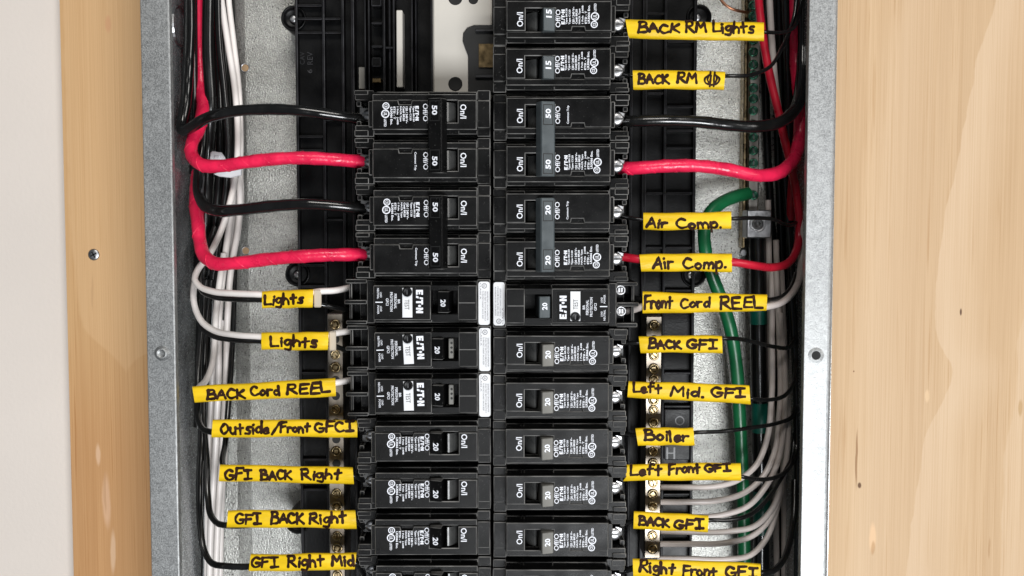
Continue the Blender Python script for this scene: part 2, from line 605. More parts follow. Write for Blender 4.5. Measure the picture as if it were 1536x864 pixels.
def maker_mark(mb, u0, u1, v0, v1, z, mi=0):
    """the E-dot-T-dot-N word mark, read upwards"""
    h = v1 - v0

    def q(a0, a1, c0, c1):  # a along the word 0..1, c height 0..1
        mb.add([(u1 - c * (u1 - u0), v0 + a * h, z) for a, c in ((a0, c0), (a1, c0), (a1, c1), (a0, c1))], [(0, 1, 2, 3)], mi)

    def poly(pts):
        mb.add([(u1 - c * (u1 - u0), v0 + a * h, z) for a, c in pts], [list(range(len(pts)))], mi)
    q(0.0, .085, 0, 1); q(.085, .21, 0, .25); q(.085, .19, .38, .62); q(.085, .21, .75, 1)
    poly([(.24, 0), (.34, 0), (.37, .38), (.29, .38)]); poly([(.31, .52), (.39, .52), (.41, 1), (.335, 1)])
    q(.42, .63, .75, 1); q(.485, .57, 0, .75)
    poly([(.69 + .048 * math.cos(t * .785), .5 + .23 * math.sin(t * .785)) for t in range(8)])
    q(.765, .85, 0, 1); q(.915, 1.0, 0, 1); poly([(.85, 1), (.85, .62), (.915, 0), (.915, .38)])


def round_mark(mb, cu, cv, r, z, s, mi=0):
    ringflat(mb, cu, cv, r * .74, r, z, 20, mi)
    vtext(mb, s, cu - r * .42, cu + r * .42, cv - r * .5, cv + r * .5, z, 0.02, mi)


# ------------------------------------------------------------------ the setting
Xl, Xr = RX(219, 0), RX(1250, 0)
ZT, ZB = RZ(-260, 0), RZ(1180, 0)
mb = MB('wall')
wy = 0.1155
mb.add([(-1.6, wy, -1.2), (1.6, wy, -1.2), (1.6, wy, 1.4), (-1.6, wy, 1.4)], [(0, 1, 2, 3)])
tag(mb.build('wall'), kind='structure')

plyw = empty('plywood_board', (0, 0.097, 0))
tag(plyw, 'sheet of pale birch plywood on the wall behind the grey metal box', 'board')
XP = RX(100, PD)
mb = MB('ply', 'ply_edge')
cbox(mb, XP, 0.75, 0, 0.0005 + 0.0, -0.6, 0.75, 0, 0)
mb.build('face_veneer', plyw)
mb = MB('ply_edge')
cbox(mb, XP, 0.75, 0.0006, 0.018, -0.6, 0.75)
mb.build('board_core', plyw)

sc = empty('wood_screw', V(141, 382, PD))
tag(sc, 'grey screw driven into the narrow strip of plywood near the bare wall', 'screw')
mb = MB('steel', f=loc)
lathe(mb, 0, 0, [(10, 0.1), (10, 1.6), (8.6, 2.6), (3, 3.0)], 20)
mb.build('head', sc)
mb = MB('hole', f=loc)
for a in (0.5, 0.5 + math.pi / 2):
    c, s = math.cos(a), math.sin(a)
    mb.add([(c * t + s * w, s * t - c * w, 3.2) for t, w in ((-6, -1.3), (6, -1.3), (6, 1.3), (-6, 1.3))], [(0, 1, 2, 3)])
o = mb.build('cross_recess', sc, flat=True)

# ------------------------------------------------------------------ metal box
box = empty('panel_box', (0, 0.0955, ZB))
tag(box, 'open grey galvanised steel panel box holding all the breakers and wires', 'electrical panel')


def wp(p): return Vector((p.x, p.y, p.z - ZB)) - Vector((0, 0.0955, 0))


Yb = 0.095
mb = MB('galv_in', f=wp)
# back plate with a shallow pressed step near its left side
xs = [(Xl, 0.0), (RX(352, -95), 0.0), (RX(374, -95), -0.0014), (RX(1108, -95), -0.0014), (RX(1122, -95), 0.0), (Xr, 0.0)]
vs = [(x, Yb + y, z) for x, y in xs for z in (ZB, ZT)]
mb.add(vs, [(2 * i, 2 * i + 1, 2 * i + 3, 2 * i + 2) for i in range(len(xs) - 1)])
mb.build('back_plate', box)
t = 0.0014
for nm, x0, x1 in (('a', Xl, Xl + t), ('b', Xr - t, Xr)):
    mb = MB('galv_side', f=wp)
    cbox(mb, x0, x1, 0.0012, Yb + 0.0003, ZB, ZT)
    mb.build('side_wall', box)
for z0, z1 in ((ZT - t, ZT), (ZB, ZB + t)):
    mb = MB('galv_side', f=wp)
    cbox(mb, Xl + t, Xr - t, 0.0012, Yb, z0, z1)
    mb.build('end_wall', box)


def flange(x0, x1, b0, b1):
    """strip with a rolled outer edge: b0 bevel at x0, b1 at x1"""
    mb = MB('galv', f=wp)
    prof = []
    for k in range(5):
        a = R(90 * k / 4)
        prof.append((x0 + b0 * (1 - math.sin(a)), b0 * (1 - math.cos(a))))
    prof.reverse()
    prof = [(x0 + b0 - b0 * math.sin(R(90 * k / 5)), b0 - b0 * math.cos(R(90 * k / 5))) for k in range(6)][::-1]
    prof += [(x1 - b1 + b1 * math.sin(R(90 * k / 5)), b1 - b1 * math.cos(R(90 * k / 5))) for k in range(6)]
    prof += [(x1, 0.0040), (x0, 0.0040)]
    n = len(prof)
    vs = [(p[0], p[1], z) for z in (ZB, ZT) for p in prof]
    mb.add(vs, [[i, (i + 1) % n, n + (i + 1) % n, n + i] for i in range(n)], smooth=False)
    return mb.build('flange', box)


flange(Xl - 0.0002, RX(262, 0), 0.0006, 0.0010)
flange(RX(1207, 0), Xr + 0.0004, 0.0006, 0.0030)


def bl(cx, cy, d):
    """frame at a photo pixel, local to the box"""
    c = V(cx, cy, d)
    return lambda p: wp(c + loc(p))


mb = MB('galv', 'hole', f=bl(1224, 533, 0))
lathe(mb, 0, 0, [(12, 0.05), (10.5, 0.5), (8.5, 1.0), (7.6, 1.3), (7.0, 1.3), (6.6, .4)], 24)
mb.build('punched_rim', box)
mb = MB('hole', f=bl(1224, 533, 0))
prism(mb, circ(0, 0, 6.3, 20), 0.4, 1.2)
mb.build('screw_hole', box)
mb = MB('galv', f=bl(243, 530, 0))
lathe(mb, 0, 0, [(11.5, 0), (9.5, 1.6), (7.6, 3.6), (6.2, 4.2), (5.6, 3.2), (2, 3.0)], 24)
mb.build('punched_rim', box)
for hx, hy in ((368, 102), (369, 376)):
    mb = MB('steel', 'hole', f=bl(hx, hy, -94))
    lathe(mb, 0, 0, [(8.2, 0), (8, 2.5), (6.6, 2.6), (6.0, 1.5)], 20)
    mb.build('grommet', box)
    mb = MB('ply_edge', f=bl(hx, hy, -94))
    prism(mb, circ(0, 0, 6.2, 16), 0, 1.6)
    mb.build('plug_hole', box)
# knock-out ring on the left side wall
mb = MB('steel', f=wp)
c = Vector((Xl + t, 0.058, RZ(40, -58)))
n = 28
vs = []
for r, h in ((0.0118, 0.0), (0.0114, 0.0011), (0.0104, 0.0011), (0.0100, 0.0002)):
    vs += [(c.x + h, c.y + r * math.cos(2 * math.pi * k / n), c.z + r * math.sin(2 * math.pi * k / n)) for k in range(n)]
mb.add(vs, [[j * n + i, j * n + (i + 1) % n, (j + 1) * n + (i + 1) % n, (j + 1) * n + i] for j in range(3) for i in range(n)])
mb.build('knockout', box)
mb = MB('sticker', f=bl(1115, 379, -92))
prism(mb, circ(0, 0, 5.5, 20), -1, 4, 1.0, 0, 0)
mb.build('locating_pin', box)

# ------------------------------------------------------------------ interior tray
tray = empty('breaker_tray', (RX(740, -95), 0.0945, ZB + 0.02))
tag(tray, 'black moulded plastic tray carrying the two breaker columns in the box', 'breaker tray')
TO = Vector(tray.location)


def tp(p): return p - TO


def rb(mb, x0, y0, x1, y1, d0, d1, b=0.0, mi=0, me=1):
    cbox(mb, RX(x0, d1), RX(x1, d1), -d0 * 1e-3, -d1 * 1e-3, RZ(y0, d1), RZ(y1, d1), b, mi, me)


YA, YZ = -60, 930
mb = MB('tray', 'tray_edge', f=tp)
rb(mb, 449, YA, 532, YZ, -93.2, -66, 0.0006)
for x0, x1, d in ((447, 450.5, -60), (487, 490.5, -60), (515.5, 519, -58), (530, 534, -56)):
    rb(mb, x0, YA, x1, YZ, -70, d, 0.0005)
for y in (8, 28, 49, 205, 226, 300, 398, 430, 560, 690, 708, 735):
    rb(mb, 450.8, y - 1.6, 486.8, y + 1.6, -67, -61.5, 0.0004)
for y in (28, 49, 180, 330, 500, 640, 770):
    rb(mb, 490.8, y - 1.5, 515, y + 1.5, -67, -61.5, 0.0004)
mb.build('side_rail', tray)
mb = MB('tray', 'tray_edge', f=tp)
rb(mb, 944, YA, 1041, YZ, -93.2, -66, 0.0006)
for x0, x1, d in ((943, 947, -56), (962, 968, -60), (994, 997.5, -60), (1038, 1042, -60)):
    rb(mb, x0, YA, x1, YZ, -70, d, 0.0005)
for y in (62, 122, 160, 178, 196, 222, 290, 372, 436, 441, 560, 610, 728, 742, 752, 800, 814, 842):
    rb(mb, 998, y - 1.6, 1037.5, y + 1.6, -67, -61.5, 0.0004)
for y in (20, 140, 290, 372):
    rb(mb, 968.5, y - 1.5, 993.6, y + 1.5, -67, -61.5, 0.0004)
mb.build('side_rail', tray)
mb = MB('tray', 'tray_edge', f=tp)
rb(mb, 534.5, YA, 942.5, YZ, -93.2, -68, 0.0006)
for x0, x1, d in ((549.5, 551.5, -60), (555.5, 557, -57), (577, 580, -54), (586, 588, -60), (592, 594, -56), (619, 621, -56), (625, 626.5, -58), (648, 650.5, -47)):
    rb(mb, x0, YA, x1, 150, -70, d, 0.0003)
rb(mb, 560, -12, 575, 9, -70, -58, 0.0005)
rb(mb, 560, 33, 576, 36, -70, -58, 0.0004)
rb(mb, 560, 68, 576, 71, -70, -57, 0.0004)
rb(mb, 560, 86, 574, 100, -70, -60, 0.0006)
rb(mb, 580.5, 70, 592, 72.5, -70, -57, 0.0004)
mb.build('centre_bed', tray)
mb = MB('white_plastic', f=tp)
rb(mb, 597, 15, 606, 131, -70, -56, 0.0004, 0, 0)
mb.build('insulator_strip', tray)
mb = MB('alu', f=tp)
rb(mb, 540, 100, 550.5, 134, -70, -60, 0.0004, 0, 0)
mb.build('bus_stab', tray)
mb = MB('brass_dark', f=tp)
rb(mb, 560.5, 117, 574, 124, -70, -60, 0.0003, 0, 0)
mb.build('bus_stab', tray)
mb = MB('white_plastic', f=tp)
rb(mb, 651, YA, 738, 150, -68.5, -50, 0.0008, 0, 0)
mb.build('insulator_plate', tray)


def at(cx, cy, d, off):
    c = V(cx, cy, d)
    return lambda p: c + loc(p) - off


for hx, hy, r in ((683, 126, 10.5), (683, -3, 10.5), (710, -1, 7)):
    mb = MB('hole', 'tray_edge', f=at(hx, hy, -50, TO))
    lathe(mb, 0, 0, [(r + 1, 0.1), (r, 0.8), (r - 1.2, 0.5), (r - 2, 0.3)], 22)
    mb.build('plate_hole', tray)
mb = MB('hole', 'tray_edge', f=at(0, 0, -50, TO))
f0 = V(768, 432, -50)
mb = MB('slot', 'tray_edge', f=lambda p: Vector((RX(p.x, -50), f0.y - p.z * K, RZ(p.y, -50))) - TO)
prism(mb, [(742, 38), (712, 38), (702, 42), (696, 50), (695, 62), (699, 74), (703, 84), (703, 140), (742, 140)], 0.2, 4, 1.2)
mb.build('bus_opening', tray)
mb = MB('tray_edge', 'tray_edge', f=lambda p: Vector((RX(p.x, -50), f0.y - p.z * K, RZ(p.y, -50))) - TO)
for y0, y1, x0 in ((45.5, 49, 714), (113, 118, 714)):
    mb.v, mb.fc, mb.mi, mb.sm = [], [], [], []
    cbox(mb, x0, 741, y0, y1, 4.1, 10, 1, 0, 0)
    mb.build('bus_clip', tray)
mb = MB('brass_dark', f=lambda p: Vector((RX(p.x, -50), f0.y - p.z * K, RZ(p.y, -50))) - TO)
cbox(mb, 719, 741, 67, 102, 4.1, 8)
mb.build('bus_stab', tray)
mb = MB('tray_edge', f=at(0, 0, -66, TO))
fr = V(768, 432, -66)
mb = MB('tray_edge', f=lambda p: Vector((RX(p.x, -66), fr.y - 0.0004, RZ(p.y, -66))) - TO)
for s, u0, u1, v0, v1 in (('REV', 465, 473, 97, 78), ('CAV', 454, 461, 97, 78), ('6', 465, 472, 110, 104)):
    vs, fs = glyphs(s, 0.0)
    mb.add([(u0 + c * (u1 - u0) if False else u1 - c * (u1 - u0), v0 + a * (v1 - v0), 0) for a, c in vs], fs)
o = mb.build('raised_lettering', tray, flat=True)

mb = MB('tray_edge', f=at(1014, 655, -61.2, TO))
ringflat(mb, 6, 27, 6, 8, 0, 20)
for x0, y0, x1, y1 in ((-16, -38, -13, -18), (-4, -38, -1, -18), (-13, -29, -4, -27)):
    mb.add([(x0, y0, 0), (x1, y0, 0), (x1, y1, 0), (x0, y1, 0)], [(0, 1, 2, 3)])
mb.build('moulded_mark', tray, flat=True)
mb = MB('tray', 'tray_edge', f=tp)
rb(mb, 998.5, 614, 1037, 690, -67, -61.4, 0.0005)
mb.build('moulded_pad', tray)
for lx, ly, sx in ((441, 28, 0), (447, 411, 0), (447, 782, 0), (1048, 26, -3), (1040, 412, -4)):
    lug = MB('tray', 'tray_edge', f=at(lx, ly, -66, TO))
    lathe(lug, 0, 0, [(21, -72), (21, 3), (20, 5), (18, 5), (16, 1), (13, -1)], 28)
    lo = lug.build('mounting_lug', tray)
    s = MB('steel', 'steel_dark', f=at(lx + sx, ly + 1, -66, TO))
    lathe(s, 0, 0, [(7, -2), (6.6, 2.6), (5, 4), (2, 4.4)], 16)
    s.build('screw', lo)


# ------------------------------------------------------------------ screws shared
def screw_mesh(r, head, dark, style):
    mb = MB(head, dark, f=loc)
    lathe(mb, 0, 0, [(r, -2), (r, 2.2), (r * .88, 3.2), (r * .70, 3.2), (r * .62, 2.0), (r * .1, 1.9)], 18)
    mb.mi[-1] = 1
    for i in range(18):
        mb.mi[-2 - i] = 1
    if style == 'square':
        cbox(mb, -r * .36, r * .36, -r * .36, r * .36, 1.8, 3.0)
    else:
        for s in (-1, 1):
            prism(mb, [(s * r * .14, -r * .52), (s * r * .5, -r * .3), (s * r * .5, r * .3), (s * r * .14, r * .52)], 1.8, 3.4)
    return mb.mesh('screw')


S_BRASS = screw_mesh(8.6, 'brass', 'brass_dark', 'square')
S_BRASS2 = screw_mesh(8.0, 'brass', 'brass_dark', 'slot')
S_GREEN = screw_mesh(8.0, 'green_screw', 'steel_dark', 'slot')


def neutral_bar(x0, x1, y0, y1, screws, holes, label):
    d = -34
    root = empty('neutral_bar', (RX((x0 + x1) / 2, d), -d * 1e-3 + 0.02, RZ(y1, d)))
    O = Vector(root.location)
    tag(root, label, 'terminal bar', 'neutral bars beside the breaker columns')
    mb = MB('nbar', 'alu', f=lambda p: p - O)
    rb(mb, x0, y0, x1, y1, -54, d, 0.0006)
    mb.build('bar', root)
    mb = MB('tray', 'tray_edge', f=lambda p: p - O)
    for y in (y0 + 30, (y0 + y1) / 2, y1 - 30):
        rb(mb, x0 + 2, y - 14, x1 - 2, y + 14, -66, -54.2, 0.0006)
    mb.build('standoff', root)
    for i, y in enumerate(screws):
        s = link('terminal_screw', S_BRASS if i % 2 == 0 else S_BRASS2, root)
        s.location = Vector((RX((x0 + x1) / 2, d), -d * 1e-3, RZ(y, d))) - O
        s.rotation_euler = (0, random.uniform(-1, 1), 0)
    for y in holes:
        mb = MB('hole', f=lambda p: Vector((RX((x0 + x1) / 2, d), -d * 1e-3, RZ(y, d))) + loc(p) - O)
        prism(mb, circ(0, 0, 6.6, 18), -1, 0.6)
        mb.build('wire_hole', root)


neutral_bar(490, 514.5, 470, 900, [487, 532, 551, 614, 677, 740, 759, 804, 822, 862], [509, 570, 594, 634, 659, 695, 718, 780, 842], 'narrow terminal bar of gold screws beside the breakers with GFI BACK Right sleeves')
neutral_bar(969, 994, 474, 838, [488, 533, 553, 569, 600, 615, 634, 677, 695, 724, 741, 759, 786, 803, 823], [509, 585, 655, 713], 'narrow terminal bar of gold screws crossed by the Boiler sleeve')

gb = empty('ground_bar', V(1128, 360, -86))
tag(gb, 'vertical grounding bar with green screws and one square lug', 'terminal bar')
GO = Vector(gb.location)
mb = MB('alu', 'brass', f=lambda p: p - GO)
rb(mb, 1120, YA, 1136, 330, -94, -80, 0.0006)
rb(mb, 1112, YA, 1117, 372, -94, -84, 0.0005, 1, 1)
mb.build('bar', gb)
for y in (-12, 8, 24, 44, 60, 78, 97, 113, 132, 148, 166, 187, 206, 226, 245, 263, 293):
    s = link('terminal_screw', S_GREEN, gb)
    s.location = V(1130, y, -79.5) - GO
    s.rotation_euler = (0, random.uniform(-1, 1), 0)
mb = MB('steel', 'steel_dark', f=lambda p: p - GO)
rb(mb, 1119, 315, 1156, 357, -94, -72, 0.0006, 0, 0)
lug = mb.build('lug', gb)
mb = MB('steel', 'steel_dark', f=at(1136, 336, -72, GO))
lathe(mb, 0, 0, [(14, 0), (14, 1.5), (12.5, 2.0), (11.5, 0.8), (9.5, 0.8), (9, 3), (5.5, 3), (5.2, 1.0)], 24)
mb.mi[-1] = 1
for i in range(24, 24 * 6 + 1):
    if i >= 24 * 5 or i < 24 * 0:
        mb.mi[i] = 1
mb.build('set_screw', lug)

# ------------------------------------------------------------------ breakers
UC = 737.5
P_FACE = [(22, 26.5), (22, -17), (50, -17), (50, 16), (94, 16), (94, -17), (118, -17), (119.5, -11), (137, -11), (138.5, -17), (177, -17), (177, 26.5)]
ZS = -22   # height of the shoulders between faces
ROWS = [('Type BR120', 109, 112.4, -7.5, 15.5), ('Type C120', 113.6, 117.2, -7.5, 14), ('120 / 240 V~', 119, 122.6, -6.5, 18),
        ('Cat# BR20', 123.6, 127, -7, 14.5), ('HACR Type', 128.2, 131.6, -7, 15.5), ('1 Pole   J-60B', 132.8, 136.2, -6.5, 20),
        ('ETSI - T', 137.4, 140.6, -6.5, 12), ('LR3066 Enc.', 141.6, 145.2, -6, 20.5)]
EPS = 0.35


def tr(mb, dv):
    mb.f = lambda p: loc(Vector((p.x, p.y + dv, p.z)))
    return mb


def case_pole(mb, dv):
    tr(mb, dv)
    cbox(mb, 2, 176, -35.2, 35.2, -190, -46, 1.0)                   # main body
    b = 1.1
    # shoulders round the handle opening
    cbox(mb, 22, 50, -31.5, 31.5, -48, ZS, b); cbox(mb, 94, 177.5, -31.5, 31.5, -48, ZS, b)
    cbox(mb, 50, 94, 16, 31.5, -48, ZS - .3, .3); cbox(mb, 50, 94, -31.5, -17, -48, ZS - .3, .3)
    cbox(mb, 50, 94, -17, 16, -48, -44, 0)
    # inner end block with steps
    cbox(mb, 2.2, 21.8, -19, 22, -48, ZS + 2, b); cbox(mb, 2.2, 21.8, 22.3, 34.6, -48, ZS - 3, b); cbox(mb, 2.2, 21.8, -34.6, -19.3, -48, ZS - 3, b)
    # outer end: two cheeks, floor and back of the terminal pocket
    cbox(mb, 178, 206, 17.5, 34.8, -190, ZS - 4, b); cbox(mb, 178, 206, -34.8, -20, -190, ZS - 4, b)
    cbox(mb, 186, 207, 25, 34.5, -60, ZS - 1, b); cbox(mb, 186, 207, -34.5, -27.5, -60, ZS - 1, b)
    cbox(mb, 176.2, 205, -20, 17.5, -190, -74, 0)
    cbox(mb, 199, 206, -19.8, -12, -74, -40, b); cbox(mb, 199, 206, 10, 17.3, -74, -40, b)
    cbox(mb, 177.6, 184, -17, 22, -74, -10, b)


def face_pole(mb, dv):
    tr(mb, dv)
    prism(mb, P_FACE, ZS, 0, 1.2)
    prism(mb, [(22, -17.4), (177, -17.4), (177, -26.5), (22, -26.5)], ZS, -5, 1.1)
    prism(mb, [(118.8, -17.3), (120.2, -11.2), (136.3, -11.2), (137.8, -17.3)], ZS, -7)


def barrel_mesh():
    mb = MB('barrel', f=loc)
    n = 7
    prof = [(52 + 15 * k / (n - 1), -20 + 15 * math.sin(R(90) * k / (n - 1))) for k in range(n)]
    prof = [(52.5, -40)] + prof + [(68.5, -8), (69, -40)]
    m = len(prof)
    vs = [(p[0], v, p[1]) for v in (-14.5, 14) for p in prof]
    mb.add(vs, [[i, i + 1, m + i + 1, m + i] for i in range(m - 1)] + [list(range(m)), list(range(m, 2 * m))], 0, False)
    return mb.mesh('toggle_barrel')


def bar_profile(mb, prof, v0, v1, b=1.0, mi=0, me=1):
    """profile (u, z) run along v, ends chamfered"""
    n = len(prof)
    ins = inset(prof, b)
    vs = [(p[0], v0, p[1]) for p in ins] + [(p[0], v0 + b, p[1]) for p in prof] + [(p[0], v1 - b, p[1]) for p in prof] + [(p[0], v1, p[1]) for p in ins]
    fs, ms = [], []
    for k in range(3):
        for i in range(n):
            fs.append([k * n + i, k * n + (i + 1) % n, (k + 1) * n + (i + 1) % n, (k + 1) * n + i])
            ms.append(mi if k == 1 else me)
    fs += [list(range(n)), [3 * n + i for i in range(n)]]
    ms += [me, me]
    mb.add(vs, fs, ms)


TOG = [(70, -40), (75.5, 11), (77, 12.5), (92, 7.0), (93.2, 5.5), (93.2, -20)]
TIE = [(66, 1), (72.5, 15), (74.5, 16.5), (92, 11), (93.5, 9), (93.5, 1)]


def zt(u): return 12.5 - (u - 77) * 5.5 / 15 + EPS
def zb(u): return 16.5 - (u - 74.5) * 5.5 / 17.5 + EPS


D = {}
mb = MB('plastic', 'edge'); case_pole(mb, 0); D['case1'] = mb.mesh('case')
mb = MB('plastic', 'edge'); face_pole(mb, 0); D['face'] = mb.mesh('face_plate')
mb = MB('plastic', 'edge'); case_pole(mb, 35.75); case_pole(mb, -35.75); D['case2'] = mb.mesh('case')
D['barrel'] = barrel_mesh()
for key, h, e in (('tog_s', 'handle', 'handle_edge'), ('tog_w', 'handle_warm', 'handle_warm'), ('tog_k', 'plastic', 'edge')):  # black copy for left handles: shade of faces turned from light, as colour
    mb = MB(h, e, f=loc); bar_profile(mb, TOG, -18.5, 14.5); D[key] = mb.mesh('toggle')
for key, h, e in (('tie_s', 'handle', 'handle_edge'), ('tie_k', 'plastic', 'edge')):  # left tie in black likewise, its shade put into the colour
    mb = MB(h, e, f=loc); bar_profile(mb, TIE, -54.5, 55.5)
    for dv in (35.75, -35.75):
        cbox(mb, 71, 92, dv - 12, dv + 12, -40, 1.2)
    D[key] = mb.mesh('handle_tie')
mb = MB('slot', f=loc)
for v0 in (-51, 21):
    for a, c, w0, w1 in ((76, 91, v0, v0 + 1.2), (76, 91, v0 + 29, v0 + 30.2), (76, 77.2, v0 + 1.3, v0 + 28.9), (89.8, 91, v0 + 1.3, v0 + 28.9)):
        mb.add([(u, v, zb(u) - .15) for u, v in ((a, w0), (c, w0), (c, w1), (a, w1))], [(0, 1, 2, 3)])
D['frames'] = mb.flatmesh('number_frame')


def numtext(s, zf, u0, u1, v0, v1):
    mb = MB('ink_white', f=loc); vtext(mb, s, u0, u1, v0, v1, zf, 0.03); return mb.flatmesh('rating_number')


for s in ('15', '20'):
    D['n' + s] = numtext(s, zt, 80, 88.5, 0.5, 12.5)
for s in ('20', '50'):
    D['t' + s] = numtext(s, zb, 79.5, 87.5, -7, 7)
mb = MB('ink_white', f=loc); vtext(mb, 'On/I', 37.2, 46.4, -11, 10, EPS, 0.012); D['on'] = mb.flatmesh('on_mark')
mb = MB('ink_white', f=loc); vtext(mb, 'Off/O', 92.6 + 1.8, 101.6, -12, 14, EPS, 0.008); D['off'] = mb.flatmesh('off_mark')
mb = MB('ink_white', f=loc)
maker_mark(mb, 102.9, 108, -7.5, 14, EPS)
for s, u0, u1, v0, v1 in ROWS:
    vtext(mb, s, u0 + .1, u1 - .1, v0, v1, EPS, 0.03)
round_mark(mb, 152.5, 4, 6.2, EPS, 'UL'); round_mark(mb, 151.5, -7.6, 5.2, EPS, 'CE')
vtext(mb, 'LISTED', 151, 154.6, 11.5, 23, EPS, 0.02)
D['spec'] = mb.flatmesh('specification_print')
mb = MB('ink_white', f=loc); vtext(mb, 'Common Trip', 108.5, 112.5, -10, 17, EPS, 0.02); D['common'] = mb.flatmesh('trip_print')
# terminal screw of a standard breaker, partly under the face
mb = MB('steel', 'steel_dark', f=loc)
lathe(mb, 189.5, -1, [(10, -60), (10, -37), (9, -35.2), (4, -34.8)], 20)
cbox(mb, 180, 199, -2.6, 0.6, -35, -34.3, 0, 1)
prism(mb, [(190, 5), (201, 2), (202, 8), (192, 11)], -50, -38, 1, 0, 0)
D['tscrew'] = mb.mesh('terminal_screw')
mb = MB('steel', 'steel_dark', f=loc)          # the same screw, sunk deeper to leave it in shade
lathe(mb, 191, -1, [(9, -70), (9, -62), (8, -60.5), (4, -60)], 20)
cbox(mb, 182, 200, -2.6, 0.6, -60, -59.4, 0, 1)
D['tscrew_low'] = mb.mesh('terminal_screw')
mb = MB('steel_dark', f=loc)
cbox(mb, 180, 204, -12, 9, -74, -62)
D['clamp'] = mb.mesh('terminal_clamp')


def place(root, cx, cy, left):
    root.location = V(cx, cy, 0)
    root.rotation_euler = (random.uniform(-.003, .003), (math.pi if left else 0) + random.uniform(-.0035, .0035), random.uniform(-.003, .003))
    root.location += Vector((random.uniform(-.6, .6) * K, random.uniform(-.8, .8) * K, random.uniform(-.4, .4) * K))


def part(root, name, key, dv=0.0, du=0.0):
    o = link(name, D[key], root)
    o.location = (du * K, 0, dv * K)
    return o


def single(cy, left, amp, label, tog, on=0, num=0, spec=0, group='single breakers'):
    r = empty('circuit_breaker')
    place(r, UC, cy, left)
    tag(r, label, 'circuit breaker', group)
    part(r, 'case', 'case1'); f = part(r, 'face_plate', 'face')
    part(r, 'toggle_barrel', 'barrel').location.y = 0 if left else 14 * K
    h = part(r, 'toggle', tog)
    part(h, 'rating_number', 'n' + amp, num)
    part(r, 'on_mark', 'on', on); part(r, 'off_mark', 'off', spec); part(r, 'specification_print', 'spec', spec)
    part(r, 'terminal_screw', 'tscrew_low' if left else 'tscrew'); part(r, 'terminal_clamp', 'clamp')
    return r


def double(cy, left, amp, label, tie):
    r = empty('circuit_breaker')
    place(r, UC, cy, left)
    tag(r, label, 'circuit breaker', 'double breakers with a joined handle')
    part(r, 'case', 'case2')
    h = part(r, 'handle_tie', tie)
    part(h, 'number_frame', 'frames')
    for dv in (35.75, -35.75):
        part(r, 'face_plate', 'face', dv)
        part(r, 'toggle_barrel', 'barrel', dv, 2).location.y = 0 if left else 14 * K
        part(h, 'rating_number', 't' + amp, dv + (2 if dv > 0 else -1))
        part(r, 'on_mark', 'on', dv); part(r, 'off_mark', 'off', dv)
        part(r, 'terminal_screw', 'tscrew_low' if left else 'tscrew', dv); part(r, 'terminal_clamp', 'clamp', dv)
    part(r, 'specification_print', 'spec', -35.75 - 1, 5)
    part(r, 'trip_print', 'common', 35.75 - 2, 3)
    return r


single(29, False, '15', 'black 15 amp breaker wired to the BACK RM Lights sleeve', 'tog_s')
single(100.5, False, '15', 'black 15 amp breaker beside the sleeve marked with a plug sign', 'tog_s', 1.5, -5, 2)
double(210, False, '50', 'double 50 amp breaker with a slate grey joined handle', 'tie_s')
double(353, False, '20', 'double 20 amp breaker wired to the two Air Comp. sleeves', 'tie_s')
for cy, tg, nm in ((530, 'tog_w', 'upper BACK GFI sleeve'), (600.5, 'tog_w', 'Left Mid. GFI sleeve'), (670, 'tog_w', 'Boiler sleeve'),
                   (740, 'tog_w', 'Left Front GFI sleeve'), (810, 'tog_w', 'lower BACK GFI sleeve'), (880, 'tog_w', 'Right Front GFI sleeve, cut by the frame')):
    single(cy, False, '20', 'black 20 amp breaker wired to the ' + nm, tg, 4.5 if cy != 600.5 else 0, -7, -4)
double(204, True, '50', 'double 50 amp breaker fed by the black and red wires nearest the white tie', 'tie_k')
double(348, True, '50', 'double 50 amp breaker just above the three test button breakers', 'tie_k')
for cy, nm in ((666, 'Outside/Front GFCI sleeve'), (736, 'upper GFI BACK Right sleeve'), (806, 'lower GFI BACK Right sleeve'), (876, 'GFI Right Mid sleeve, cut by the frame')):
    single(cy, True, '20', 'black 20 amp breaker wired to the ' + nm, 'tog_k', -4, -4, -4)

# ---- ground-fault breakers with test buttons
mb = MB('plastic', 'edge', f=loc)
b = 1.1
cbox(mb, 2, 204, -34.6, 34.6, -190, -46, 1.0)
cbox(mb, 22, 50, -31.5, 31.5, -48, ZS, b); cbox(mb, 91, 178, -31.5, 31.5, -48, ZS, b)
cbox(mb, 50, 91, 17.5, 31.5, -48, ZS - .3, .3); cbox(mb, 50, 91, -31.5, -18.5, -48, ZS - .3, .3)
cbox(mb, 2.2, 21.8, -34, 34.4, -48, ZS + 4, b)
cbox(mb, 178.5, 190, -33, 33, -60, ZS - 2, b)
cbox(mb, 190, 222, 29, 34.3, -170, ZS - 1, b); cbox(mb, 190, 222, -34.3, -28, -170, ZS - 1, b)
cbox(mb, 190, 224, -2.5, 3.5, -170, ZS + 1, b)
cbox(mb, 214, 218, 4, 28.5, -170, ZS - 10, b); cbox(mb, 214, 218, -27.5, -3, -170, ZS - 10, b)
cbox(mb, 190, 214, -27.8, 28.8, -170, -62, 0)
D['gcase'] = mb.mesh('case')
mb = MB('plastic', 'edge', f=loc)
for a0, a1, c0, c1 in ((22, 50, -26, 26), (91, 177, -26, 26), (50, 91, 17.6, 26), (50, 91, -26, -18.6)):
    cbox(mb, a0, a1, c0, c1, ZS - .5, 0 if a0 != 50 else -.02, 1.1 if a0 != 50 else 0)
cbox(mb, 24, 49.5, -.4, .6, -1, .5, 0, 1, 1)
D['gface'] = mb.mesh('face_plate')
mb = MB('sticker', 'ink_grey', f=loc)
prism(mb, rrect(2.8, -31, 20, 35, 4), ZS + 4.1, ZS + 4.8, 0.2, 0, 0)
z = ZS + 5.0
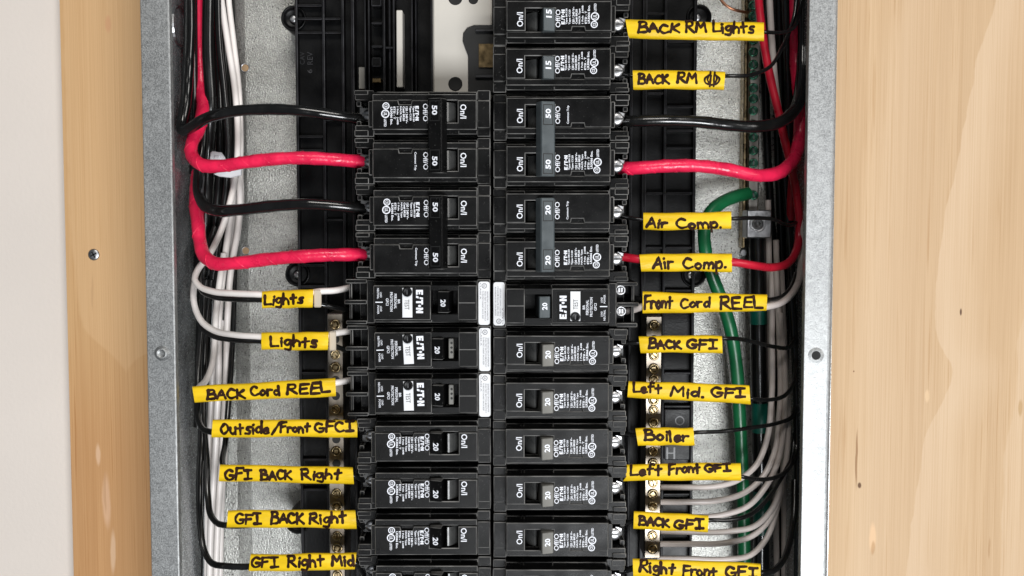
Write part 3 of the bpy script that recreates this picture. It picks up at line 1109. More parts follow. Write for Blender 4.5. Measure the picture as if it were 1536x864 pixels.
round_mark(mb, 11, -24.5, 4, z, 'UL', 1)
for i, (s, v0, v1) in enumerate((('GROUND FAULT CIRCUIT INTERRUPTER', -16, 28), ('PUSH TEST BUTTON MONTHLY', -16, 29), ('TO PROTECT AGAINST SHOCK RESET', -17, 26), ('CLASS A', -29, -4))):
    vtext(mb, s, 5 + 3.6 * i, 7.2 + 3.6 * i, v0, v1, z, 0.01, 1)
D['glabel'] = mb.mesh('warning_sticker')
mb = MB('sticker_black', 'ink_white', f=loc)
prism(mb, rrect(99, -24.5, 175, 21, 1.5, 2), .02, .5, .1, 0, 0)
z = .9
maker_mark(mb, 102.5, 113, -19.5, 15.5, z, 1)
for s, u0, u1, v0, v1 in (('BR', 137, 140.6, -5, 1.5), ('PERSONAL', 142, 146, -13.5, 9), ('PROTECTION', 148, 152, -16, 13), ('GFCI', 154.2, 158.2, -7, 4),
                          ('LOAD', 164.2, 167, 5, 13), ('POWER', 168.4, 171.4, 4, 17), ('LOAD', 164.2, 167, -16, -8), ('NEUTRAL', 168.4, 171.4, -22, -6)):
    vtext(mb, s, u0, u1, v0, v1, z, 0.012, 1)
mb.add([(163, -1.6, z), (174, -1.6, z), (174, -.2, z), (163, -.2, z)], [(0, 1, 2, 3)], 1)
D['gsticker'] = mb.mesh('printed_sticker')
mb = MB('sticker', 'ink_black', f=loc)
prism(mb, [(118.5, -22.5), (133.5, -22.5), (133.5, 22), (118.5, 22)], .5, 2.4, .4, 0, 0)
vtext(mb, 'TEST', 123, 130, -5, 10, 2.7, 0.0, 1)
D['gtest'] = mb.mesh('test_plate')
mb = MB('tray', 'tray_edge', f=loc)
lathe(mb, 126, -16.5, [(7.4, 2.4), (7.2, 4.6), (6.4, 5.0), (4.6, 4.4)], 20)
cbox(mb, 125.2, 126.8, -20, -13, 4.4, 4.9, 0, 1)
D['gbutton'] = mb.mesh('test_button')
for key, h, e in (('gtog_s', 'handle', 'handle_edge'), ('gtog_k', 'plastic', 'edge')):  # black toggle carries the left column's shade in its colour
    mb = MB(h, e, f=loc)
    bar_profile(mb, [(67, -40), (71.5, 8), (73, 9.5), (87, 5), (88, 4), (88, -20)], -17.5, 14.5)
    D[key] = mb.mesh('toggle')
D['gnum'] = numtext('20', lambda u: 9.5 - (u - 73) * 4.5 / 14 + EPS, 76, 84, -5.5, 5.5)
mb = MB('handle_warm', 'slot', f=loc)
cbox(mb, 58.5, 66, -16, 15, -46, -9, 1, 0, 0)
for v in (-9, -2, 5):
    prism(mb, circ(61.5, v, 1.9, 10), -9, -8.6, 0, 1)
D['gbarrel'] = mb.mesh('toggle_barrel')
for i, (su, sv) in enumerate(((197, 23), (198, -9.5))):
    mb = MB('steel', 'steel_dark', f=loc)
    lathe(mb, su, sv - 1, [(8.6, -60), (8.6, -34), (7.8, -32), (6, -31.6), (5.2, -33), (1, -33)], 18)
    mb.mi[-1] = 1
    for k in range(18): mb.mi[-2 - k] = 1
    prism(mb, [(su - 3.5, sv - 4.5), (su - .8, sv - 4.5), (su - .8, sv + 2.5), (su - 3.5, sv + 2.5)], -33, -31.8)
    prism(mb, [(su + .8, sv - 4.5), (su + 3.5, sv - 4.5), (su + 3.5, sv + 2.5), (su + .8, sv + 2.5)], -33, -31.8)
    D['gscrew%d' % i] = mb.mesh('terminal_screw')


def gfci(cy, left, label, tog, bar, du=0, rot=0.0):
    r = empty('circuit_breaker')
    place(r, UC, cy, left)
    tag(r, label, 'circuit breaker', 'ground fault breakers with a white test plate')
    part(r, 'case', 'gcase'); part(r, 'face_plate', 'gface'); part(r, 'warning_sticker', 'glabel')
    s = part(r, 'printed_sticker', 'gsticker')
    tp_ = part(r, 'test_plate', 'gtest'); part(tp_, 'test_button', 'gbutton')
    for o in (s, tp_):
        o.rotation_euler = (0, rot, 0)
        c = Vector((137 * K, 0, 0))
        o.location = c - Matrix.Rotation(rot, 3, 'Y') @ c
    h = part(r, 'toggle', tog, 0, du)
    part(h, 'rating_number', 'gnum')
    if bar: part(r, 'toggle_barrel', 'gbarrel')
    for k in ('gscrew0', 'gscrew1'):
        part(r, 'terminal_screw', k).location.y = 24 * K if left else 0
    return r


gfci(459.5, False, 'white test plate breaker wired to the Front Cord REEL sleeve', 'gtog_s', False)
gfci(454, True, 'white test plate breaker wired to the upper Lights sleeve', 'gtog_k', False, -8)
gfci(524, True, 'white test plate breaker wired to the lower Lights sleeve', 'gtog_k', True, 2, R(-2.5))
gfci(594, True, 'white test plate breaker wired to the BACK Cord REEL sleeve', 'gtog_k', True, 2, R(-1.2))


# ------------------------------------------------------------------ wires
def spline(pts, step=6.0):
    """Catmull-Rom through points (x, y, d)"""
    P = [Vector(p) for p in pts]
    P = [P[0] * 2 - P[1]] + P + [P[-1] * 2 - P[-2]]
    out = []
    for i in range(1, len(P) - 2):
        a, b_, c, d = P[i - 1:i + 3]
        ln = (c - b_).length
        n = max(2, int(ln / step))
        # centripetal-like tangents, limited to avoid overshoot on uneven spacing
        l0, l1, l2 = (b_ - a).length or 1, ln or 1, (d - c).length or 1
        m1 = ((c - b_) / l1 * l0 + (b_ - a) / l0 * l1) / (l0 + l1) * l1
        m2 = ((d - c) / l2 * l1 + (c - b_) / l1 * l2) / (l1 + l2) * l1
        for k in range(n):
            t_ = k / n
            h00, h10, h01, h11 = 2 * t_**3 - 3 * t_**2 + 1, t_**3 - 2 * t_**2 + t_, -2 * t_**3 + 3 * t_**2, t_**3 - t_**2
            q = b_ * h00 + m1 * h10 + c * h01 + m2 * h11
            s0, s1, s2 = (b_.z - a.z) / l0, (c.z - b_.z) / l1, (d.z - c.z) / l2
            g1 = 0 if s0 * s1 <= 0 else 2 * s0 * s1 / (s0 + s1) * l1
            g2 = 0 if s1 * s2 <= 0 else 2 * s1 * s2 / (s1 + s2) * l1
            q.z = b_.z * h00 + g1 * h10 + c.z * h01 + g2 * h11     # depth never overshoots
            out.append(q)
    out.append(P[-2])
    return out


def sweep(mb, W, rad, n=10, mi=0, cap=True):
    """tube along world points W with radius rad (metres, number or list)"""
    N = len(W)
    T = [(W[min(i + 1, N - 1)] - W[max(i - 1, 0)]).normalized() for i in range(N)]
    up = Vector((0, -1, 0))
    if abs(T[0].dot(up)) > 0.9: up = Vector((0, 0, 1))
    nrm = (up - T[0] * up.dot(T[0])).normalized()
    vs = []
    for i in range(N):
        nrm = (nrm - T[i] * nrm.dot(T[i])).normalized()
        bn = T[i].cross(nrm)
        r = rad[i] if isinstance(rad, list) else rad
        vs += [W[i] + (nrm * math.cos(2 * math.pi * k / n) + bn * math.sin(2 * math.pi * k / n)) * r for k in range(n)]
    fs = [[i * n + k, i * n + (k + 1) % n, (i + 1) * n + (k + 1) % n, (i + 1) * n + k] for i in range(N - 1) for k in range(n)]
    mb.add(vs, fs, mi, True)
    if cap:
        mb.add([v for v in vs[:n]] + [v for v in vs[-n:]], [list(range(n))[::-1], list(range(n, 2 * n))], mi)


def wire(pts, r, mat, label, group=None, name='wire', wob=0.0, seams=0, n=10):
    S = spline(pts)
    ph = random.random() * 9
    rad = []
    for i, p in enumerate(S):
        k = 1 + wob * math.sin(i * 0.9 + ph) * math.sin(i * .37 + ph * 2)
        rad.append(r * K * k * (DIST - p.z * 1e-3) / DIST)
    W_ = [V(p.x, p.y, p.z) for p in S]
    mb = MB(mat)
    sweep(mb, W_, rad, n)
    root = mb.build(name)
    tag(root, label, 'wire', group)
    if seams:
        # overlapping turns of tape: thin raised spiral lip
        sm = MB(mat)
        N = len(W_)
        gap = max(4, N // seams)
        for s in range(gap // 2, N - 4, gap):
            T = (W_[s + 1] - W_[s - 1]).normalized()
            u = Vector((0, -1, 0)); u = (u - T * u.dot(T)).normalized()
            w = T.cross(u)
            ring = []
            for k in range(13):
                a = math.pi * 2 * k / 12 - math.pi / 2
                sh = 0.9 * math.sin(a)
                ring.append((W_[s] + T * (sh * rad[s]), u * math.cos(a) + w * math.sin(a)))
            vs = []
            for off, hh in ((-1.6e-3, 1.0), (-.1e-3, 1.05), (0.10e-3, 1.05), (.2e-3, 0.98)):
                vs += [c_ + T * off + e * rad[s] * hh for c_, e in ring]
            sm.add(vs, [[j * 13 + k, j * 13 + k + 1, (j + 1) * 13 + k + 1, (j + 1) * 13 + k] for j in range(3) for k in range(12)], 0, True)
        sm.build('tape_lap', root)
    return root


GBL = 'black wires bundled down the gutter beside the red loops'
# thick feeders, red-loop side
wire([(284, -60, -52), (284, 60, -52), (279, 150, -48), (276, 196, -42), (287, 191, -32), (308, 178, -24), (345, 168, -20), (400, 164, -18), (450, 166, -16), (500, 173, -18), (548, 180, -24)],
     8.6, 'blackw', 'thick black wire arching over the topmost red loop to a double breaker', None, 'wire', 0.05)
wire([(299, -60, -68), (299, 60, -68), (302, 120, -64), (304, 168, -55), (297, 196, -46), (288, 214, -40), (288, 234, -35), (302, 247, -28), (330, 249, -24), (370, 243, -20), (440, 237, -17), (500, 239, -18), (546, 243, -24)],
     9.8, 'red', 'thick red taped wire bending through the white cable tie', 'red', 'wire', 0.05, 16, 14)
wire([(306, 160, -60), (303, 220, -56), (299, 265, -50), (299, 292, -44), (308, 309, -34), (326, 316, -27), (355, 315, -24), (410, 309, -19), (460, 306, -17), (505, 309, -18), (550, 314, -24)],
     9.0, 'blackw', 'thick black wire between the two red loops', None, 'wire', 0.05)
wire([(300, -60, -86), (300, 100, -86), (299, 190, -80), (297, 255, -70), (294, 305, -57), (297, 335, -46), (300, 362, -40), (306, 383, -33), (322, 395, -26), (350, 395, -22), (400, 389, -19), (460, 384, -17), (510, 382, -18), (548, 382, -24)],
     10.0, 'red', 'thick red taped wire just above the upper Lights sleeve', 'red', 'wire', 0.05, 15, 14)
# thick feeders, ground-bar side
wire([(926, 183, -24), (955, 182, -19), (1000, 181, -17), (1050, 183, -18), (1095, 188, -20), (1135, 190, -24), (1170, 183, -32), (1192, 165, -44), (1202, 120, -56), (1204, 60, -62), (1203, -60, -62)],
     9.2, 'blackw', 'thick black wire crossing over the grounding bar', None, 'wire', 0.05)
wire([(928, 253, -24), (955, 252, -19), (1000, 249, -17), (1050, 249, -18), (1095, 255, -20), (1135, 263, -24), (1168, 259, -32), (1190, 240, -42), (1199, 210, -52), (1200, 160, -58), (1193, 80, -64), (1190, -60, -66)],
     9.8, 'red', 'thick red taped wire crossing over the grounding bar', 'red', 'wire', 0.05, 16, 14)
wire([(1136, -60, -58), (1138, 0, -58), (1145, 60, -57), (1156, 120, -55), (1168, 170, -53), (1178, 215, -52), (1188, 255, -54), (1196, 300, -58), (1199, 345, -58), (1195, 375, -52), (1182, 395, -42), (1160, 401, -30), (1130, 398, -20), (1098, 393, -15), (1030, 394, -14), (960, 389, -15), (926, 384, -22)],
     6.2, 'red_dark', 'slim red wire running down from the top into the lower Air Comp. sleeve', None, 'wire', 0.03)
wire([(1186, -60, -74), (1190, 60, -74), (1196, 130, -72), (1197, 200, -70), (1190, 260, -72), (1186, 330, -76)], 7, 'red_dark', 'dark red wire hanging in shadow next to the box wall', None)


# ------------------------------------------------------------------ sleeves with handwriting
def arc(*p): return ('c', p)
def ln(*p): return ('l', p)


GL = {
    'B': (.58, [ln((.05, 1), (0, 0)), arc((-.02, .97), (.4, .98), (.48, .76), (.08, .54)), arc((.08, .54), (.55, .48), (.58, .12), (-.02, .0))]),
    'A': (.6, [ln((0, 0), (.3, 1), (.6, 0)), ln((.12, .34), (.5, .38))]),
    'C': (.55, [arc((.52, .86), (.3, 1), (.05, .72), (.02, .28), (.25, 0), (.56, .14))]),
    'K': (.55, [ln((.02, 1), (0, 0)), ln((.5, .95), (.06, .48), (.56, 0))]),
    'R': (.58, [ln((0, 0), (.04, 1)), arc((0, .98), (.42, .98), (.46, .64), (.06, .48)), ln((.12, .5), (.58, 0))]),
    'M': (.72, [ln((0, 0), (.1, 1), (.36, .4), (.62, 1), (.72, 0))]),
    'L': (.5, [ln((0, 1), (.02, .02), (.5, .05))]),
    'i': (.1, [ln((.05, .55), (.05, 0)), ln((.05, .84), (.06, .88))]),
    'g': (.42, [arc((.4, .5), (.2, .6), (0, .34), (.16, .1), (.4, .34)), arc((.42, .56), (.42, .0), (.34, -.34), (.04, -.28))]),
    'h': (.42, [ln((.02, 1.05), (0, 0)), arc((0, .3), (.2, .56), (.38, .4), (.4, 0))]),
    't': (.44, [ln((.22, .95), (.2, 0)), ln((0, .54), (.44, .62))]),
    's': (.36, [arc((.36, .58), (.12, .6), (.06, .4), (.32, .26), (.3, .02), (0, .03))]),
    'S': (.45, [arc((.45, .9), (.15, .92), (.08, .6), (.38, .42), (.34, .05), (0, .06))]),
    'r': (.36, [ln((0, .55), (.02, 0)), arc((.02, .32), (.14, .54), (.36, .52))]),
    'o': (.42, [arc((.22, .55), (.0, .3), (.2, 0), (.42, .28), (.22, .55), (.1, .48))]),
    'm': (.62, [ln((0, .55), (0, 0)), arc((0, .3), (.16, .56), (.28, .4), (.29, 0)), arc((.29, .3), (.46, .56), (.58, .4), (.62, 0))]),
    'n': (.42, [ln((0, .55), (0, 0)), arc((0, .3), (.2, .57), (.38, .42), (.4, 0))]),
    'p': (.4, [ln((0, .56), (.02, -.42)), arc((0, .46), (.28, .6), (.4, .32), (.22, .02), (.02, .1))]),
    'd': (.42, [arc((.38, .42), (.2, .55), (0, .26), (.18, 0), (.38, .2)), ln((.4, 1), (.42, 0))]),
    'F': (.5, [ln((.02, 1), (0, 0)), ln((0, .98), (.5, 1)), ln((.02, .5), (.4, .55))]),
    'E': (.5, [ln((.5, 1), (.02, .97), (0, .02), (.5, 0)), ln((.02, .5), (.42, .53))]),
    'G': (.62, [arc((.55, .86), (.3, 1), (.04, .7), (.04, .25), (.3, 0), (.58, .14), (.58, .42)), ln((.34, .42), (.66, .43))]),
    'I': (.5, [ln((.25, .98), (.25, .02)), ln((0, .98), (.5, 1)), ln((0, .01), (.5, .03))]),
    'f': (.42, [arc((.42, .92), (.22, 1), (.15, .7), (.14, 0)), ln((0, .5), (.4, .55))]),
    'e': (.42, [arc((.03, .3), (.38, .34), (.3, .56), (.1, .5), (.02, .22), (.16, 0), (.42, .1))]),
    'l': (.06, [ln((.03, 1), (.03, 0))]),
    'O': (.6, [arc((.3, 1), (.03, .55), (.25, 0), (.58, .45), (.32, 1), (.2, .94))]),
    'u': (.42, [arc((0, .55), (.02, .12), (.2, 0), (.38, .22)), ln((.4, .55), (.42, 0))]),
    '/': (.36, [ln((0, -.05), (.36, 1.05))]),
    '.': (.08, [ln((.03, .03), (.05, .06))]),
    '#': (.9, [ln((.32, 1.1), (.33, .8)), ln((.6, 1.1), (.6, .8)), arc((.34, .86), (.02, .55), (.1, .12), (.3, -.02)), arc((.6, .86), (.92, .55), (.82, .12), (.62, -.02)),
               ln((.36, .8), (.34, -.2)), ln((.58, .8), (.6, -.2)), arc((.3, -.02), (.45, -.08), (.62, -.02)), arc((.2, .7), (.18, .4), (.3, .1)), arc((.76, .7), (.76, .4), (.64, .1))]),
}


def sleeve(q, words, label, d=-14.0, sw=4.7, cap=None, group='yellow marker-lettered sleeves', ragged=0.0):
    """q: four corners TL TR BR BL in photo pixels; words: (text, x0, x1, baseline0, baseline1, cap height)"""
    TL, TR, BR, BL = [Vector(p) for p in q]
    cx, cy = sum((p.x for p in (TL, TR, BR, BL))) / 4, sum((p.y for p in (TL, TR, BR, BL))) / 4
    root = empty('wire_sleeve', V(cx, cy, d))
    tag(root, label, 'wire label', group)
    O = Vector(root.location)
    NS, NC = 30, 22
    ph = [random.random() * 6.28 for _ in range(4)]
    L_ = (TR - TL).length

    def edge(t_, s):
        top, bot = TL.lerp(TR, t_), BL.lerp(BR, t_)
        p = top.lerp(bot, s)
        p.y += 0.5 * math.sin(t_ * 5 + ph[0]) + 0.35 * math.sin(t_ * 13 + ph[1]) + (0.5 * math.sin(t_ * 9 + ph[2]) * (s - .5))
        if ragged and t_ < 0.2:
            p.x += ragged * math.sin(s * 11) * (1 - t_ / .2)
        return p

    def thick(t_, s):
        e = abs(2 * s - 1)
        body = max(0.0, 1 - e ** 3.4) ** 0.5
        bulge = 0.9 * math.exp(-((s - 0.5) / 0.2) ** 2)       # the wire inside shows as a low swell
        crease = 0.35 * math.sin(t_ * L_ * 0.13 + ph[3]) * math.sin(s * 5 + ph[2])
        return (7.4 * body + (bulge + crease) * body)

    def bow(t_):
        return 2.4 * math.sin(t_ * 3.1 + ph[0]) + 1.2 * math.sin(t_ * 7 + ph[1]) - 2.0 * (2 * t_ - 1) ** 6

    def P(t_, s, back=False, lift=0.0):
        p = edge(t_, s)
        h = thick(t_, s)
        return V(p.x, p.y, d + ((-h if back else h) + bow(t_) + lift) * K * 1e3) - O
    mb = MB('yellow')
    vs = []
    for i in range(NS + 1):
        t_ = i / NS
        for k in range(NC):
            a = k / NC
            if a < .5: vs.append(P(t_, (1 - math.cos(2 * math.pi * a)) / 2))
            else: vs.append(P(t_, (1 - math.cos(2 * math.pi * a)) / 2, True))
    fs = [[i * NC + k, i * NC + (k + 1) % NC, (i + 1) * NC + (k + 1) % NC, (i + 1) * NC + k] for i in range(NS) for k in range(NC)]
    mb.add(vs, fs, 0, True)
    n0 = len(mb.v)
    mb.add(vs[:NC] + vs[-NC:], [list(range(NC)), list(range(NC, 2 * NC))])
    mb.build('sleeve', root)
    # handwriting
    ink = MB('marker')
    count = 0
    for (text, x0, x1, b0, b1, ch) in words:
        wid, gaps = 0.0, 0.17
        xs_ = []
        for c_ in text:
            xs_.append(wid)
            wid += GL[c_][0] + gaps
        wid -= gaps
        sx = (x1 - x0) / wid
        for c_, gx in zip(text, xs_):
            jr, js, jy = random.uniform(-.09, .09), random.uniform(.88, 1.1), random.uniform(-.07, .07)
            if c_ in 'ACK' and text == 'BACK':
                js *= .86
            for kind, pts in GL[c_][1]:
                pp = [Vector((p[0] + random.uniform(-.02, .02), p[1] + random.uniform(-.025, .025), 0)) for p in pts]
                if kind == 'c' and len(pp) > 2:
                    pl_ = spline(pp, .09)
                else:
                    pl_ = []
                    for a_, b_ in zip(pp[:-1], pp[1:]):
                        m_ = max(2, int((b_ - a_).length / .12))
                        pl_ += [a_.lerp(b_, i / m_) for i in range(m_)]
                    pl_.append(pp[-1])
                px_ = []
                for p in pl_:
                    gx_ = (gx + p.x + jr * p.y) * sx
                    X = x0 + gx_
                    base = b0 + (b1 - b0) * gx_ / max(1, (x1 - x0))
                    px_.append(Vector((X, base - (p.y * js + jy) * ch)))
                # ribbon with round ends
                nrm = []
                for i in range(len(px_)):
                    dlt = px_[min(i + 1, len(px_) - 1)] - px_[max(i - 1, 0)]
                    dlt = dlt.normalized() if dlt.length > 1e-6 else Vector((1, 0))
                    nrm.append((dlt, Vector((-dlt.y, dlt.x))))
                pl2 = []
                w0 = (sw if c_ != '#' else 3.3) * random.uniform(.86, 1.08) / 2
                dl, nr = nrm[0]
                for k in (.95, .6):
                    pl2.append((px_[0] - dl * (w0 * k), nr * (w0 * math.sqrt(1 - k * k))))
                for i in range(len(px_)):
                    wv = w0 * (1.02 - .22 * i / len(px_) + .13 * math.sin(i * 1.1 + count))
                    pl2.append((px_[i], nrm[i][1] * wv))
                dl, nr = nrm[-1]
                for k in (.6, .95):
                    pl2.append((px_[-1] + dl * (w0 * k), nr * (w0 * math.sqrt(1 - k * k))))
                out = []
                lift = .30 + count * .012
                for c0, off in pl2:
                    for sg in (-1, 0, 1):
                        e = c0 + off * sg
                        t_ = (e.x - (TL.x + BL.x) / 2) / ((TR.x + BR.x) / 2 - (TL.x + BL.x) / 2)
                        t_ = min(1, max(0, t_))
                        a_, b_ = edge(t_, 0), edge(t_, 1)
                        s_ = min(.97, max(.03, (e.y - a_.y) / (b_.y - a_.y)))
                        h = thick(t_, s_)
                        out.append(V(e.x, e.y, d + (h + lift + bow(t_)) * K * 1e3) - O)
                m3 = len(pl2)
                ink.add(out, [[3 * i + j, 3 * i + j + 1, 3 * i + j + 4, 3 * i + j + 3] for i in range(m3 - 1) for j in range(2)])
                count += 1
    ink.build('handwriting', root, flat=True)
    return root


def S_(x0, y0, x1, y1, x2, y2, x3, y3): return [(x0, y0), (x1, y1), (x2, y2), (x3, y3)]


sleeve(S_(938, 29, 1146, 34, 1146, 62, 943, 58), [('BACK', 958, 1018, 48, 49, 15), ('RM', 1029, 1059, 48, 48, 15), ('Lights', 1070, 1131, 48, 49, 15)], 'longest yellow sleeve on its side, lettered BACK RM Lights in marker')
sleeve(S_(949, 105, 1088, 107, 1086, 135, 950, 134), [('BACK', 958, 1003, 125, 125, 14.5), ('RM', 1016, 1045, 124, 124, 14), ('#', 1057, 1078, 127, 127, 18)], 'yellow sleeve lettered BACK RM with a hand drawn plug sign')
sleeve(S_(965, 319, 1097, 318, 1097, 344, 965, 345), [('Air', 970, 1000, 341, 341, 13), ('Comp.', 1016, 1082, 342, 342, 14)], 'upper of the two yellow Air Comp. sleeves, on a thin black wire')
sleeve(S_(959, 381, 1098, 380, 1098, 408, 962, 407), [('Air', 980, 1010, 402, 402, 17), ('Comp.', 1026, 1089, 402, 402, 16)], 'lower of the two yellow Air Comp. sleeves, on a red wire')
sleeve(S_(964, 437, 1151, 442, 1150, 467, 964, 470), [('Front', 967, 1008, 463, 461, 18), ('Cord', 1021, 1064, 462, 461, 14), ('REEL', 1081, 1144, 462, 462, 17)], 'yellow sleeve lettered Front Cord REEL on a shaded white cable')
sleeve(S_(958, 504, 1083, 503, 1084, 530, 961, 529), [('BACK', 974, 1021, 523, 522, 14), ('GFI', 1031, 1075, 523, 524, 14)], 'yellow sleeve lettered BACK GFI just below the Front Cord REEL sleeve')
sleeve(S_(943, 571, 1124, 578, 1126, 607, 941, 596), [('Left', 950, 992, 588, 589, 14), ('Mid.', 1006, 1055, 594, 596, 14), ('GFI', 1068, 1117, 595, 596, 14)], 'yellow sleeve lettered Left Mid. GFI')
sleeve(S_(953, 642, 1040, 641, 1042, 668, 957, 669), [('Boiler', 968, 1033, 661, 662, 15)], 'short yellow sleeve lettered Boiler')
sleeve(S_(939, 696, 1111, 694, 1112, 721, 937, 721), [('Left', 946, 992, 713, 712, 15), ('Front', 1004, 1050, 711, 708, 14), ('GFI', 1058, 1096, 708, 707, 11)], 'yellow sleeve lettered Left Front GFI with a ragged cut end', ragged=2.2)
sleeve(S_(951, 766, 1063, 773, 1062, 799, 950, 793), [('BACK', 959, 1003, 788, 790, 14), ('GFI', 1012, 1055, 792, 794, 13)], 'yellow sleeve lettered BACK GFI just below the Left Front GFI sleeve')
sleeve(S_(949, 837, 1141, 845, 1141, 873, 950, 866), [('Right', 960, 1012, 858, 860, 16), ('Front', 1025, 1075, 863, 865, 15), ('GFI', 1090, 1135, 866, 866, 14)], 'yellow sleeve lettered Right Front GFI, nearest the bottom of the frame')

s1 = sleeve(S_(393, 437, 470, 433, 469, 461, 393, 463), [('Lights', 397, 454, 457, 455, 14)], 'shortest yellow sleeve, lettered Lights, just below a red loop')
s2 = sleeve(S_(392, 499, 493, 497, 492, 525, 392, 525), [('Lights', 406, 475, 520, 520, 15)], 'yellow sleeve lettered Lights just above the BACK Cord REEL sleeve')
sleeve(S_(288, 580, 503, 566, 504, 594, 292, 604), [('BACK', 311, 367, 598, 596, 15), ('Cord', 377, 419, 594, 592, 14), ('REEL', 431, 495, 592, 588, 15)], 'tilted yellow sleeve lettered BACK Cord REEL')
sleeve(S_(319, 629, 536, 630, 536, 656, 317, 656), [('Outside', 331, 403, 650, 650, 16), ('/', 408, 418, 650, 650, 16), ('Front', 421, 464, 649, 648, 14), ('GFCI', 473, 530, 648, 647, 14)], 'yellow sleeve lettered Outside/Front GFCI')
sleeve(S_(330, 697, 529, 700, 531, 726, 328, 722), [('GFI', 338, 377, 720, 718, 15), ('BACK', 392, 437, 719, 719, 15), ('Right', 453, 511, 718, 718, 14)], 'yellow sleeve lettered GFI BACK Right just below the Outside/Front GFCI sleeve')
sleeve(S_(342, 765, 533, 765, 535, 793, 340, 791), [('GFI', 353, 391, 786, 785, 15), ('BACK', 407, 455, 785, 785, 17), ('Right', 465, 519, 785, 784, 15)], 'yellow sleeve lettered GFI BACK Right just above the GFI Right Mid sleeve')
sleeve(S_(376, 831, 535, 829, 532, 855, 373, 857), [('GFI', 377, 417, 851, 850, 15), ('Right', 432, 486, 850, 849, 16), ('Mid', 498, 531, 848, 848, 14)], 'yellow sleeve lettered GFI Right Mid')
for s, x0, x1, y0, y1 in ((s1, 470.5, 482, 434, 461), (s2, 493.5, 504, 497, 526)):
    O = Vector(s.location)
    mb = MB('sleeve_end', 'sleeve_end', f=lambda p: p - O)
    cbox(mb, V(x0, y0, -14).x, V(x1, y0, -14).x, 0.0129, 0.0151, V(x0, y0, -14).z, V(x0, y1, -14).z, 0.0006)
    mb.build('clear_tape_end', s)

# ------------------------------------------------------------------ circuit wires through the sleeves
TD = -14.8
BW = 'black circuit wires to the breakers'


def circuit(pts, r, mat, label, group=None):
    return wire(pts, r, mat, label, group, 'wire', 0.0, 0, 8)


circuit([(922, 38, -22), (940, 43, -16), (1040, 46, TD), (1146, 48, -16), (1168, 49, -24), (1190, 42, -40), (1200, 10, -56), (1200, -60, -60)], 3.0, 'blackw', 'thin black wire through the BACK RM Lights sleeve')
circuit([(922, 108, -22), (948, 114, -16), (1020, 119, TD), (1087, 114, -16), (1128, 112, -24), (1155, 100, -32), (1173, 72, -42), (1190, 30, -52), (1194, -60, -56)], 3.0, 'blackw', 'thin black wire through the sleeve with the plug sign')
circuit([(922, 322, -22), (945, 327, -17), (965, 330, -15), (1030, 331, TD), (1097, 328, -16), (1130, 327, -26), (1160, 329, -38), (1185, 338, -50), (1199, 330, -60), (1201, 260, -66)], 3.0, 'blackw', 'thin black wire crossing the square ground lug')
circuit([(930, 469, -26), (952, 464, -18), (966, 459, -15), (1060, 455, TD), (1150, 460, -18), (1172, 454, -26), (1188, 440, -36), (1198, 420, -46), (1202, 390, -54), (1203, 330, -58)], 5.4, 'greyw', 'white cable, shadow coloured in grey, through the Front Cord REEL sleeve')
circuit([(930, 440, -26), (955, 447, -18), (970, 449, -15), (1060, 451, -14.6), (1148, 450, -18), (1170, 446, -28), (1186, 432, -40), (1194, 410, -50)], 3.2, 'blackw', 'thin black wire above the shaded white cable at the Front Cord REEL sleeve')
circuit([(922, 512, -22), (940, 515, -17), (960, 515, -15), (1020, 516, TD), (1083, 508, -16), (1105, 508, -22), (1130, 513, -30), (1160, 520, -40), (1184, 521, -52), (1196, 500, -64)], 3.2, 'blackw', 'thin black wire through the upper BACK GFI sleeve')
circuit([(922, 582, -22), (942, 584, -16), (1030, 588, TD), (1125, 598, -16), (1150, 600, -26), (1176, 594, -38), (1190, 575, -50), (1194, 540, -60)], 3.2, 'blackw', 'thin black wire through the Left Mid. GFI sleeve')
circuit([(922, 650, -22), (945, 652, -17), (956, 654, -15), (1000, 655, TD), (1041, 649, -16), (1085, 647, -24), (1130, 641, -32), (1165, 635, -42), (1188, 625, -54), (1195, 595, -64)], 3.2, 'blackw', 'thin black wire through the Boiler sleeve')
circuit([(922, 722, -22), (940, 710, -16), (1030, 708, TD), (1112, 715, -16), (1135, 719, -24), (1160, 717, -32), (1180, 706, -42), (1192, 685, -54), (1194, 640, -62)], 3.2, 'blackw', 'thin black wire through the Left Front GFI sleeve')
circuit([(922, 792, -22), (951, 781, -16), (1005, 783, TD), (1063, 780, -16), (1095, 780, -20), (1125, 772, -26), (1150, 750, -32), (1170, 720, -42), (1186, 690, -54), (1192, 650, -62)], 3.4, 'blackw', 'thin black wire through the lower BACK GFI sleeve')
circuit([(922, 862, -22), (951, 852, -16), (1045, 856, TD), (1141, 860, -16), (1158, 857, -22), (1174, 842, -30), (1184, 815, -38), (1190, 780, -48), (1192, 720, -58)], 5, 'blackw', 'black cable through the Right Front GFI sleeve')

